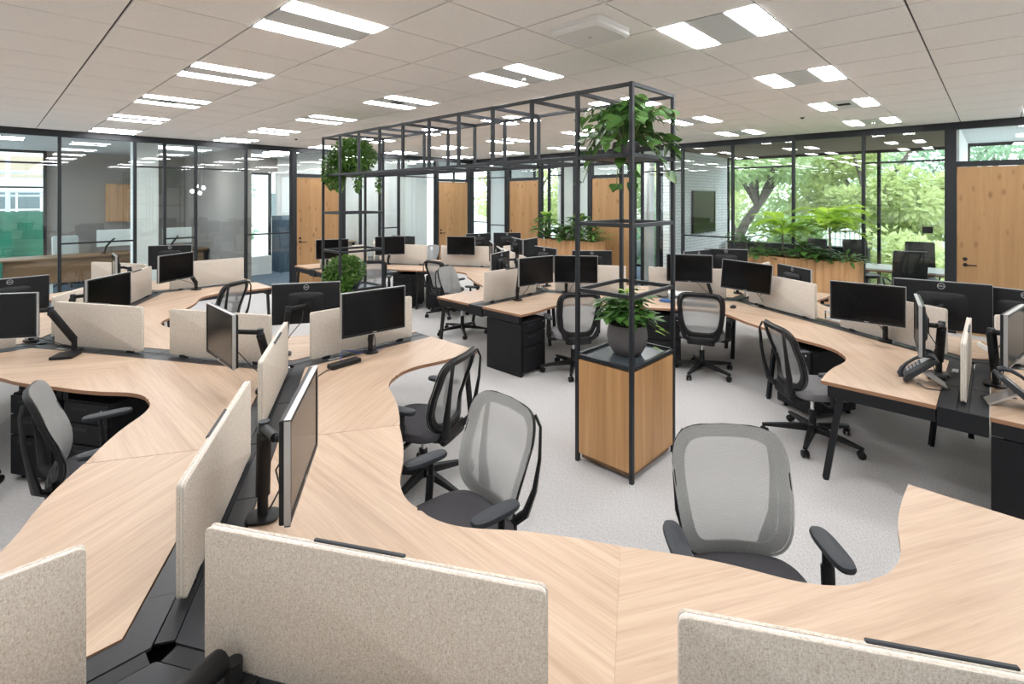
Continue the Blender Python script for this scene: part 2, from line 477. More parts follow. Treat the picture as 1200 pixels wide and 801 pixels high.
r = empty('ceiling_access_box', (2.513+.32, 2.302-.32, ZC), 0, 'square white box unit fixed to a ceiling tile', 'ceiling unit')
MB().slab(.40, .40, [(0, 0), (0, -.022), (.002, -.024)], 12).build('mounting_plate', 'white_plastic', r)
MB().slab(.40, .40, [(.004, -.024), (0, -.028), (0, -.05), (.02, -.06)], 12).build('cover', 'white_plastic', r)
MB().lathe([(.012, -.0605), (.010, -.064)], 12).build('sensor', 'grey_metal', r)
for (x, y, lab) in ((4.2, 9.84, 'small dark round smoke sensor on the ceiling before the left door'), (8.06, 1.99, 'small dark round sensor on the ceiling before the right windows')):
    r = empty('smoke_sensor', (x, y, ZC), 0, lab, 'sensor')
    MB().lathe([(.03, 0), (.03, -.006), (.024, -.010)], 16).build('sensor_base', 'charcoal_plastic', r, True)
    MB().lathe([(.016, -.010), (.012, -.020)], 12).build('sensor_head', 'black_plastic', r, True)

# ------------------------------------------------------------------ glazed partitions
# each bay: (from, to, kind) kind: p pane, t pane with high transom, r pane with low rail, b both
def glazed(name, bays, along, pos, sgn):
    """along 'x': wall at y=pos ; along 'y': wall at x=pos"""
    w = S(empty(name))
    def bb(nm, u0, u1, z0, z1, t, m, par=w, off=0.0, bevel=0):
        if along == 'x': return BX(nm, (u0, pos+off-t/2, z0), (u1, pos+off+t/2, z1), m, par, bevel)
        return BX(nm, (pos+off-t/2, u0, z0), (pos+off+t/2, u1, z1), m, par, bevel)
    lo, hi = min(b[0] for b in bays), max(b[1] for b in bays)
    bb('header', lo, hi, 3.085, ZC+0.006, 0.09, 'black_frame')
    ends = set()
    for (u0, u1, k) in bays:
        if k == 'd':
            continue
        bb('sill', u0, u1, 0.0, 0.09, 0.07, 'black_frame')
        cuts = [0.09]
        if k in 'rb':
            bb('rail', u0+.02, u1-.02, 1.255, 1.283, 0.045, 'black_frame'); cuts += [1.255, 1.283]
        if k in 'tb':
            bb('transom', u0+.02, u1-.02, 2.615, 2.645, 0.045, 'black_frame'); cuts += [2.615, 2.645]
        cuts.append(3.085)
        for q in range(0, len(cuts), 2):
            bb('pane', u0+.02, u1-.02, cuts[q], cuts[q+1], 0.010, 'clear_glass')
        ends |= {round(u0, 3), round(u1, 3)}
    for u in ends:
        bb('mullion', u-.024, u+.024, 0.0, 3.085, 0.075, 'black_frame')
    return w, bb
def door(num, along, pos, u0, u1, sgn, handle_at, lever):
    """sgn: side of the office relative to the wall (-1); handle at u, lever direction"""
    d = S(empty(f'door_{num}'))
    def bb(nm, a0, a1, z0, z1, t, m, par=d, off=0.0, bevel=0):
        if along == 'x': return BX(nm, (a0, pos+off-t/2, z0), (a1, pos+off+t/2, z1), m, par, bevel)
        return BX(nm, (pos+off-t/2, a0, z0), (pos+off+t/2, a1, z1), m, par, bevel)
    fr = 0.085
    bb('frame_post', u0-fr-.024, u0, 0, 3.085, 0.10, 'black_frame'); bb('frame_post', u1, u1+fr+.024, 0, 3.085, 0.10, 'black_frame')
    bb('frame_head', u0, u1, 2.52, 2.60, 0.10, 'black_frame')
    bb('fanlight_pane', u0, u1, 2.60, 3.085, 0.01, 'clear_glass')
    leaf = bb('door_leaf', u0+.006, u1-.006, 0.012, 2.514, 0.045, 'oak_door', off=sgn*0.012)
    def put(mb, nm, m, par):
        # local frame: x = along, y = toward the office
        o = mb.build(nm, m, par, True)
        off = sgn*(0.012+0.0225)
        if along == 'x':
            o.location = (handle_at, pos+off, 1.05); o.rotation_euler = (0, 0, PI if sgn < 0 else 0)
        else:
            o.location = (pos+off, handle_at, 1.05); o.rotation_euler = (0, 0, PI/2 if sgn < 0 else -PI/2)
        return o
    Rx = Matrix.Rotation(-PI/2, 4, 'X')
    h = put(MB().lathe([(.027, 0), (.027, .008), (.012, .01), (.011, .045)], 16, T=Rx), 'handle_rose', 'black_metal', leaf)
    s = lever
    MB().tube([(0, .045, 0), (s*.04, .05, 0), (s*.13, .05, 0)], .009, 8).build('lever', 'black_metal', h, True)
    put(MB().lathe([(.027, 0), (.027, .008), (.01, .012)], 16, c=(0, 0, 0), T=Matrix.Translation((0, 0, .085)) @ Rx), 'lock_cylinder', 'black_metal', leaf)
    return d
glazed('wall_left', [(-2.75, -1.7, 't'), (-1.7, -0.55, 'p'), (-0.55, .88, 't'), (.88, 1.92, 'r'), (1.92, 2.38, 't'), (2.38, 2.90, 'b'), (2.90, 3.83, 't'), (3.83, 4.78, 'r'),
        (6.06, 6.5, 'p'), (6.5, 7.05, 'p'), (7.05, 7.62, 'r'), (7.62, 8.82, 't'), (4.78, 6.06, 'd'), (8.82, 10.13, 'd')], 'x', YW, -1)
door(1, 'x', YW, 4.89, 5.95, -1, 4.97, -1)
door(2, 'x', YW, 8.93, 10.02, -1, 9.01, -1)
glazed('wall_right', [(10.0, 10.73, 'b'), (10.73, 11.43, 't'), (7.98, 8.42, 't'), (7.60, 7.98, 'r'), (7.16, 7.60, 'p'), (5.34, 5.72, 't'), (4.77, 5.34, 't'), (3.74, 4.77, 'r'), (2.66, 3.74, 't'), (1.6, 2.66, 'p'), (0.54, 1.6, 't'),
        (-2.75, -0.76, 'p'), (9.9, 10.0, 'd'), (8.42, 9.95, 'd'), (5.72, 7.16, 'd'), (-0.76, 0.54, 'd')], 'y', XW, -1)
door(3, 'y', XW, 8.76, 9.83, -1, 9.75, -1)
door(4, 'y', XW, 6.0, 7.05, -1, 6.97, -1)
door(5, 'y', XW, -0.65, 0.43, -1, 0.33, -1)
BX('corner_post', (XW-.06, YW-.06, 0), (XW+.06, YW+.06, ZC), 'black_frame')['kind'] = 'structure'
tag(BX('wall_switch', (XW-.045, 7.28, 1.55), (XW-.03, 7.40, 1.67), 'black_plastic', bevel=.004), 'small black square panel beside the third wooden door', 'switch')
tag(BX('card_reader', (XW-.05, 0.70, 1.50), (XW-.036, 0.83, 1.60), 'black_plastic', bevel=.004), 'small black reader on the glass beside the near wooden door', 'card reader')

# ------------------------------------------------------------------ rooms behind the glass
S(BX('floor_offices_left', (XB, YW+.05, -0.06), (13.6, 16.4, 0.0), 'blue_carpet'))
S(BX('floor_offices_right', (XW+.05, YB, -0.06), (13.6, YW+.05, 0.0), 'blue_carpet'))
S(BX('ceiling_offices_left', (XB, YW+.05, 3.17), (13.6, 16.4, 3.25), 'pale_ceiling'))
S(BX('ceiling_meeting_room', (XW+.05, .47, 3.10), (13.6, 5.11, 3.25), 'shaded_ceiling'))
S(BX('ceiling_near_office', (XW+.05, YB, 3.13), (13.6, .47, 3.25), 'pale_ceiling'))
S(BX('ceiling_far_offices', (XW+.05, 5.11, 3.13), (13.6, YW+.05, 3.25), 'pale_ceiling'))
S(BX('wall_partition_a', (3.88, YW+.05, 0), (3.96, 16.4, 3.17), 'grey_wall'))
S(BX('wall_partition_b', (7.86, YW+.05, 0), (7.94, 14.75, 3.17), 'white_wall'))
S(BX('wall_partition_c', (XW+.05, 0.40, 0), (13.6, 0.47, 3.13), 'white_wall'))
S(BX('wall_partition_d', (XW+.05, 8.10, 0), (13.6, 8.18, 3.13), 'white_wall'))
bw = S(BX('wall_brick', (XW+.06, 5.11, 0), (13.6, 5.25, 3.13), 'white_brick'))
S(BX('wall_office_back', (1.0, 16.4, 0), (3.88, 16.5, 3.17), 'grey_wall'))
S(BX('wall_far_back', (5.75, 14.75, 0), (11.0, 14.85, 3.17), 'white_wall'))
S(BX('wall_far_side', (13.6, 11.9, 0), (13.7, 14.2, 3.25), 'white_wall'))
S(BX('wall_blue', (5.6, 14.2, 0), (6.2, 14.74, 1.55), 'blue_grey'))
S(BX('column_a', (2.02, 12.15, 0), (2.42, 12.5, 3.17), 'white_wall'))
S(BX('column_b', (6.62, 13.2, 0), (6.9, 13.5, 3.17), 'black_frame'))
MB().lathe([(.16, 0), (.16, 3.13)], 24, (11.6, 6.35, 0)).build('column_c', 'white_wall', None, True)['kind'] = 'structure'
S(BX('column_d', (12.1, 6.0, 0), (12.4, 6.3, 3.13), 'black_frame'))

wcount = 1
def ext_window(along, pos, cuts, z0=0.0, z1=3.15, rail=None, label=None):
    global wcount
    w = S(empty(f'window_{wcount}')); wcount += 1
    def bb(nm, u0, u1, a, b, t, m):
        if along == 'x': return BX(nm, (u0, pos-t/2, a), (u1, pos+t/2, b), m, w)
        return BX(nm, (pos-t/2, u0, a), (pos+t/2, u1, b), m, w)
    for u in cuts: bb('mullion', u-.03, u+.03, z0, z1, .09, 'black_frame')
    bb('window_head', cuts[0], cuts[-1], z1-.06, z1, .09, 'black_frame'); bb('window_sill', cuts[0], cuts[-1], z0, z0+.06, .09, 'black_frame')
    for a, b in zip(cuts, cuts[1:]):
        if rail: bb('rail', a+.03, b-.03, rail-.02, rail+.02, .06, 'black_frame')
        for q0, q1 in ([(z0+.06, rail-.02), (rail+.02, z1-.06)] if rail else [(z0+.06, z1-.06)]):
            bb('pane', a+.03, b-.03, q0, q1, .012, 'window_glass')
    return w
ext_window('y', 13.6, [0.47, 1.85, 3.55, 5.11], z1=3.1)
ext_window('y', 13.6, [-2.75, -0.6, 0.40], z1=3.13)
ext_window('y', 13.6, [5.25, 6.8, 8.1], z1=3.13)
ext_window('y', 13.6, [8.18, 10.0, 11.9], z1=3.13)
ext_window('y', 13.6, [14.2, 15.3, 16.4], z1=3.17, rail=1.1)
ext_window('x', 16.4, [-2.75, -1.6, -0.4, 1.0], z1=3.17, rail=2.3)
ext_window('x', 14.75, [4.0, 4.75, 5.55], z0=0.0, z1=2.75)
S(BX('wall_over_window', (3.96, 14.7, 2.75), (5.75, 14.8, 3.17), 'grey_wall'))
S(BX('wall_low', (3.96, 14.2, 0), (5.4, 14.5, .48), 'white_wall'))
for x, y, lab in ((0.2, 13.2, 'far left'), (2.9, 13.2, 'middle left'), (5.0, 12.6, 'blue carpet'), (5.0, 13.9, 'back, added to brighten the blue carpet'), (7.0, 12.6, 'white walled'), (7.0, 13.8, 'back, added to brighten the white walled'), (9.3, 12.6, 'corner'), (9.3, 13.8, 'back, added to brighten the corner'), (11.8, 12.8, 'far corner')):  # the back lamps are unseen, added to brighten the office walls
    r = empty('office_ceiling_light', (x, y, 3.17), 0, f'ceiling light in the {lab} office behind the left glass', 'ceiling light', 'office lights behind the left glass')
    link('housing', lh, r, (0, 0, -.014)); link('light_strip', ls, r, (0, .225, -.012)); link('light_strip', ls, r, (0, -.225, -.012)); link('service_plate', lm, r, (0, 0, -.013))
for x, y, lab in ((12.0, -1.0, 'office behind the near wooden door'), (11.2, 6.6, 'office behind the third wooden door, nearer one'), (12.6, 6.9, 'office behind the third wooden door, farther one, added to brighten it'), (11.2, 9.8, 'office behind the far right door, nearer one'), (12.6, 9.6, 'office behind the far right door, farther one, added to brighten it')):  # the farther lamps are unseen extras that brighten the white partitions
    r = empty('office_ceiling_light', (x, y, 3.13), 0, f'ceiling light in the {lab}', 'ceiling light', 'office lights behind the right glass')
    link('housing', lh, r, (0, 0, -.014)); link('light_strip', ls, r, (0, .225, -.012)); link('light_strip', ls, r, (0, -.225, -.012)); link('service_plate', lm, r, (0, 0, -.013))
# ------------------------------------------------------------------ hexagonal desk clusters
LA = 1.305       # half spine
ZT = 0.72
J = {'J1': (0.36, 1.78), 'J2': (1.67, 4.04), 'J3': (1.665, -0.48), 'J4': (0.365, 6.30), 'J5': (1.67, 8.56),
     'K1': (5.525, 0.15), 'K2': (6.83, 2.41), 'K3': (5.525, 4.67), 'K4': (6.83, 6.93), 'K5': (5.525, 9.19)}
ARMS = {'J1': (60, 180, 300), 'J2': (0, 120, 240), 'J3': (0, 120, 240), 'J4': (60, 180, 300), 'J5': (0, 120, 240),
        'K1': (60, 180, 300), 'K2': (0, 120, 240), 'K3': (60, 180, 300), 'K4': (0, 120, 240), 'K5': (60, 180, 300)}
FREE = {('J1', 180), ('J2', 0), ('J3', 0), ('J4', 180), ('J5', 0), ('J5', 120), ('K1', 180), ('K1', 300), ('K2', 0), ('K3', 180), ('K4', 0), ('K5', 180), ('K5', 60), ('J3', 240)}

def edge_profile():
    # (s, d) along one arm from its end toward the corner
    pr = [(LA-.0004, .772), (1.2, .776), (1.08, .777), (.97, .773), (.87, .762), (.77, .745), (.70, .737), (.64, .738), (.58, .748), (.52, .768), (.475, .795)]
    pr.append((.4575, .7925+.0))
    fine = []
    for k in range(len(pr)-2):
        p0, p1, p2, p3 = pr[max(k-1, 0)], pr[k], pr[k+1], pr[k+2]
        for q in range(3):
            t = q/3
            fine.append(tuple(.5*((2*p1[m]) + (p2[m]-p0[m])*t + (2*p0[m]-5*p1[m]+4*p2[m]-p3[m])*t*t + (3*p1[m]-p0[m]-3*p2[m]+p3[m])*t**3) for m in (0, 1)))
    pr = fine + [pr[-2]]
    A = (math.cos(PI/3), math.sin(PI/3)); Nn = (math.sin(PI/3), -math.cos(PI/3))
    return [(s*A[0]+d*Nn[0], s*A[1]+d*Nn[1]) for s, d in pr]
def desk_poly():
    up = edge_profile()
    A = (math.cos(PI/3), math.sin(PI/3)); Nn = (math.sin(PI/3), -math.cos(PI/3))
    e_in = ((LA-.0004)*A[0]+.125*Nn[0], (LA-.0004)*A[1]+.125*Nn[1])
    poly = [e_in, (.1443, 0)]                       # upper spine end -> hub corner
    lowin = (e_in[0], -e_in[1])
    low = [(x, -y) for x, y in up]                  # lower arm end -> corner
    poly += [lowin] + low + [(.915, 0)] + up[::-1]
    return poly
mb = MB().prism(desk_poly(), ZT-.026, ZT, 0, 1)
DESK_ME = mb.mesh('desktop', ['oak_desk', 'desk_edge'])
def leg_me(T):
    m = MB()
    m.tube([(0, 0, .012), (0, -.10, ZT-.03)], .030, 4, flat=0.7, T=T)
    m.lathe([(.02, 0), (.02, .014)], 10, T=T)
    return m.mesh('leg', 'black_metal')
def armT(sign, s, d):
    """frame at (s,d) of the +60/-60 arm; local y = away from the spine (front)"""
    a = sign*PI/3
    A = Vector((math.cos(a), math.sin(a), 0)); Nn = Vector((math.sin(PI/3), -sign*math.cos(PI/3), 0))
    o = A*s + Nn*d
    X = A*sign
    return Matrix(((X.x, Nn.x, 0, o.x), (X.y, Nn.y, 0, o.y), (0, 0, 1, 0), (0, 0, 0, 1)))
LEG = {sg: leg_me(armT(sg, LA-.03, .745)) for sg in (1, -1)}
HLEG = MB().tube([(.27, 0, .012), (.20, 0, ZT-.03)], .028, 4, flat=.7).mesh('hub_leg', 'black_metal')
def beam_me(sg):
    m = MB(); T = armT(sg, 0, 0)
    m.box((sg*.70, .36, ZT-.045), (1.16, .04, .035), T=T)
    m.box((sg*(LA-.03), .43, ZT-.068), (.05, .60, .084), T=T)
    return m.mesh('beam', 'black_metal')
BEAM = {sg: beam_me(sg) for sg in (1, -1)}
DESKS = {
 ('J1', 0): 'oak bay desk right of the large near monitor, around the light mesh chair',
 ('J1', 120): 'oak bay desk filling the lower left corner of the picture',
 ('J1', 240): 'oak bay desk at the very bottom left below the black cable hub',
 ('J2', 300): 'oak bay desk carrying the black monitor with dock, middle left',
 ('J2', 60): 'oak bay desk behind the big monitor back with ring logo, in the middle left',
 ('J2', 180): 'oak bay desk at left with dark hollow around the grey-backed chair',
 ('J3', 60): 'oak bay desk in the bottom right foreground around the front mesh chair',
 ('J4', 0): 'oak bay desk at left with a small dark hollow behind the pale dividers',
 ('J4', 120): 'oak bay desk beyond the logo monitor at the left edge of the picture',
 ('J4', 240): 'oak bay desk at the left edge below the black monitor and flat box',
 ('J5', 300): 'oak bay desk under the lone chair before the left glass wall',
 ('J5', 60): 'oak bay desk next to the left glass wall, ending in a black leg',
 ('J5', 180): 'oak bay desk hidden behind the thin upright monitor by the left glass wall',
 ('K1', 120): 'oak bay desk on the right carrying the near desk phone',
 ('K1', 0): 'oak bay desk behind the two big black monitor backs at the right edge',
 ('K1', 240): 'oak bay desk at the right edge carrying the farther desk phone',
 ('K2', 180): 'oak bay desk behind the wooden pedestal tower on the right with keyboard',
 ('K2', 60): 'oak bay desk behind the pair of monitor backs before the white brick wall',
 ('K2', 300): 'oak bay desk before the wooden planter box near the right windows',
 ('K3', 240): 'oak bay desk with two black screens side by side behind the shelf frame',
 ('K3', 120): 'oak bay desk whose pointed end stands over a slanted black leg in the middle',
 ('K3', 0): 'oak bay desk behind the twin black screens in the middle of the room',
 ('K4', 180): 'oak bay desk with one square-on black screen below the second wooden door',
 ('K4', 60): 'oak bay desk behind the farthest pair of monitor backs',
 ('K4', 300): 'oak bay desk in front of the farther wooden planter',
 ('K5', 240): 'oak bay desk with a monitor behind the far shelf tower',
 ('K5', 0): 'oak bay desk with a pale chair before the second wooden door',
 ('K5', 120): 'oak bay desk tight against the left glass wall near the first door',
}
for (j, a), lab in DESKS.items():
    x, y = J[j]
    r = empty('bay_desk', (x, y, 0), D(a), lab, 'desk', 'three-way bay desks')
    link('desktop', DESK_ME, r)
    for sg in (1, -1):
        arm = (a + 60*sg) % 360
        link('beam', BEAM[sg], r)
        if (j, arm) in FREE or sg == 1: link('leg', LEG[sg], r)
        if sg == 1: link('hub_leg', HLEG, r)

# cable spines -----------------------------------------------------
def arm_pieces(free):
    m = {}
    for sg in (1, -1):
        lid = MB().b2((.235, min(sg*.030, sg*.121), ZT-.014), (.76, max(sg*.030, sg*.121), ZT-.004))
        m['lid', sg] = lid.mesh('spine_lid', 'spine_lid', bevel=.0015)
        lid = MB().b2((.765, min(sg*.030, sg*.121), ZT-.014), (LA-.003, max(sg*.030, sg*.121), ZT-.004))
        m['lid2', sg] = lid.mesh('spine_lid', 'spine_lid', bevel=.0015)
    m['strip'] = MB().b2((.032, -.027, ZT-.013), (LA-.003, .027, ZT-.006)).mesh('centre_strip', 'black_metal')
    t = MB().b2((.10, -.115, ZT-.13), (LA-.003, .115, ZT-.125)).b2((.10, -.118, ZT-.13), (LA-.003, -.113, ZT-.016)).b2((.10, .113, ZT-.13), (LA-.003, .118, ZT-.016))
    m['tray'] = t.mesh('cable_tray', 'black_metal')
    m['cap'] = MB().b2((LA-.003, -.122, ZT-.125), (LA+.002, .122, ZT-.006)).mesh('end_cap', 'black_metal')
    pl = MB().box((0, 0, 0), (.10, .035, .003)).mesh('label_plate', 'grey_metal')
    m['plate'] = pl
    lg = MB().tube([(LA-.12, .0, .0), (LA-.12, 0, ZT-.13)], .032, 4).mesh('spine_leg', 'black_metal')
    m['leg'] = lg
    return m
AP = arm_pieces(True)
hub = MB()
u0 = .0346
hub.prism([(.0375, 0), (.235*.5+.030*.866, .235*.866-.030*.5), (.235*.5+.121*.866, .235*.866-.121*.5), (.1397, 0), (.235*.5+.121*.866, -(.235*.866-.121*.5)), (.235*.5+.030*.866, -(.235*.866-.030*.5))][::-1], ZT-.014, ZT-.004)
HUB = hub.mesh('hub_lid', 'spine_lid')
SPL = {'J1': 'black cable spine hub in the lower left corner between the near dividers', 'J2': 'black three-way cable spine at the far end of the long divider row',
 'J3': 'black cable spine at the bottom right under the front divider', 'J4': 'black three-way cable spine at the left edge behind the flat black box',
 'J5': 'black three-way cable spine nearest the left glass wall', 'K1': 'black three-way cable spine beside the desk phones on the right',
 'K2': 'black three-way cable spine below the right planter', 'K3': 'black three-way cable spine behind the twin black screens',
 'K4': 'black three-way cable spine before the farther planter', 'K5': 'black three-way cable spine behind the far shelf tower'}
for j in J:
    r = empty('cable_spine', (*J[j], 0), 0, SPL[j], 'cable spine', 'three-way cable spines')
    for a in ARMS[j]:
        rt = (0, 0, D(a))
        for sg in (1, -1):
            l = link('spine_lid', AP['lid', sg], r, rot=rt); link('spine_lid', AP['lid2', sg], r, rot=rt)
            if sg == -1: link('label_plate', AP['plate'], l, (.34, -.075, ZT-.0035))
        link('centre_strip', AP['strip'], r, rot=rt); link('cable_tray', AP['tray'], r, rot=rt)
        if (j, a) in FREE:
            link('end_cap', AP['cap'], r, rot=rt)
        link('hub_lid', HUB, r, rot=(0, 0, D(a+60)))

# fabric desk screens ------------------------------------------------
def screen_meshes():
    w, h, t, rr = .985, .385, .030, .018
    def prof(w, h, r):
        pts = []
        for cx_, cz, a0 in ((w/2-r, h/2-r, 0), (-w/2+r, h/2-r, 90), (-w/2+r, -h/2+r, 180), (w/2-r, -h/2+r, 270)):
            for k in range(5):
                a = D(a0+k*22.5); pts.append((cx_+r*math.cos(a), cz+r*math.sin(a)))
        return pts
    T = Matrix.Rotation(PI/2, 4, 'X')
    f1 = MB().prism(prof(w, h, rr), -t/2, -.003, T=T).mesh('fabric_face', 'heather_fabric', True, bevel=.004, seg=2)
    f2 = MB().prism(prof(w, h, rr), .003, t/2, T=T).mesh('fabric_face', 'heather_fabric', True, bevel=.004, seg=2)
    ed = MB().prism(prof(w-.004, h-.004, rr), -.003, .003, T=T).mesh('edge_trim', 'fabric_edge')
    clip = MB().box((0, .013, 0), (.27, .011, .016)).mesh('rail_clip', 'charcoal_plastic', bevel=.002)
    foot = MB().box((0, 0, 0), (.06, .03, .03)).mesh('bracket', 'black_metal')
    return f1, f2, ed, clip, foot
SF1, SF2, SED, SCL, SFT = screen_meshes()
SCR = {
 ('J1', 60): ('long near divider running away at the left, standing beside the lower left hub', -.05),
 ('J1', 300): ('large beige fabric divider in the bottom centre foreground, left of the desk seam', .10),
 ('J1', 180): ('beige fabric divider cut off by the lower left corner', None),
 ('J2', 240): ('divider with a dark clip on its top edge, beyond the long near divider', .25),
 ('J2', 0): ('beige divider behind the black monitor with a dock below it, middle left', None),
 ('J2', 120): ('beige divider behind the brown tilted screen at left', None),
 ('J3', 120): ('beige fabric divider in the bottom right corner', None),
 ('J4', 300): ('wide beige divider facing the camera at left, beside the monitor arm', None),
 ('J4', 60): ('beige divider receding at left behind the wide one', None),
 ('J4', 180): ('beige divider behind the black monitor at the left edge', None),
 ('J5', 240): ('beige divider with dark clip right of the tilted black screen at left', -.1),
 ('J5', 0): ('beige divider right of the black screen before the left glass wall', None),
 ('J5', 120): ('small far divider beside the thin upright monitor by the left glass', .3),
 ('K1', 180): ('pale divider seen edge-on between the two desk phones', .15),
 ('K1', 60): ('beige divider behind the upright monitor and arm on the right', -.35),
 ('K1', 300): ('beige divider at the right edge behind the silver-edged monitor', None),
 ('K2', 240): ('long beige divider before the right planter, ending at the paper tray', None),
 ('K2', 0): ('beige divider whose corner shows before the right planter wood', None),
 ('K2', 120): ('beige divider between the two black screens behind the tower plant', None),
 ('K3', 180): ('beige divider with black clip at the pointed desk end in the middle', -.36),
 ('K3', 300): ('beige divider right of the twin black screens', None),
 ('K3', 60): ('beige divider behind the bluish monitor back in the middle', None),
 ('K4', 240): ('beige divider under the edge-on monitor in the far middle', None),
 ('K4', 0): ('beige divider before the farther planter', None),
 ('K4', 120): ('beige divider behind the square-on black screen below the second door', None),
 ('K5', 180): ('beige divider behind the far shelf tower by the first door', None),
 ('K5', 300): ('beige divider left of the pale chair in the far middle', None),
 ('K5', 60): ('farthest beige divider near the left glass and brown cabinet', None),
}
for (j, a), (lab, cl) in SCR.items():
    p = Vector((*J[j], 0)) + dirv(a)*.6625
    r = empty('desk_screen', (p.x, p.y, .725), D(a), lab, 'desk divider', 'beige fabric desk dividers')
    for me, nm in ((SF1, 'fabric_face'), (SF2, 'fabric_face'), (SED, 'edge_trim')):
        link(nm, me, r, (0, 0, .1965))
    for s in (-.36, .36): link('bracket', SFT, r, (s, 0, -.002))
    link('rail_clip', SCL, r, (-.02, -.026 if a == 120 else 0, .386))

# pedestals ----------------------------------------------------------
def make_pedestal():
    r = empty('drawer_pedestal')
    MB().b2((-.20, -.27, .04), (.20, .25, .63)).build('carcass', 'pedestal_black', r, bevel=.004)
    for z0, z1 in ((.05, .33), (.34, .48), (.49, .62)):
        d = MB().b2((-.195, .252, z0), (.195, .27, z1)).build('drawer_front', 'pedestal_black', r, bevel=.003)
        MB().b2((-.02, .270, z1-.05), (.12, .273, z1-.03)).build('grip', 'black_frame', d)
    MB().lathe([(.010, 0), (.010, .006)], 12, T=Matrix.Translation((-.15, .271, .585)) @ Matrix.Rotation(-PI/2, 4, 'X')).build('lock', 'chrome', r)
    for x in (-.16, .16):
        for y in (-.22, .2): MB().lathe([(.02, 0), (.02, .04)], 10, (x, y, 0)).build('caster', 'black_plastic', r)
    return r
PED = make_pedestal(); first = True
for j, arm, side, s, lab in (
    ('K3', 180, 1, 1.07, 'black drawer pedestal at the pointed desk end in the middle of the room'),
    ('J4', 300, -1, 1.06, 'black drawer pedestal left of the grey-backed chair at the left edge'),
    ('J2', 120, 1, 1.04, 'black drawer pedestal right behind the grey-backed chair at left'),
    ('K1', 180, 1, 0.78, 'black drawer pedestal under the desk end at the right edge'),
    ('K5', 300, -1, 1.0, 'black drawer pedestal under the desk right of the far shelf tower'),
    ('K2', 120, 1, 1.0, 'black drawer pedestal behind the tower plant'),
    ('K1', 60, 1, 1.0, 'black drawer pedestal beside the side-turned chair on the right'),
    ('J4', 300, 1, .62, 'black drawer pedestal added to darken the small hollow behind the pale dividers at left'),  # added only to make the desk hollow look dark
    ('K4', 120, 1, .95, 'black drawer pedestal under the far desk with the square-on screen')):
    r = PED if first else copy_tree(PED); first = False
    n_ = dirv(arm+90*side); p = Vector((*J[j], 0)) + dirv(arm)*s + n_*.50
    r.location = p; r.rotation_euler = (0, 0, math.atan2(n_.y, n_.x)-PI/2)
    tag(r, lab, 'pedestal', 'black drawer pedestals')
# solid end panel at the middle spur and right spur
for j, s, o0, lab in (('K3', 1.285, -.20, 'flat black end panel below the pointed desk end in the middle'), ('K1', 1.29, -.13, 'flat black end panel below the desk at the right edge')):
    if lab:
        p = Vector((*J[j], 0)) + dirv(180)*s
        tag(BX('end_panel', (p.x-.012, p.y-.76, 0), (p.x+.012, p.y+o0, .60), 'pedestal_black'), lab, 'desk panel')

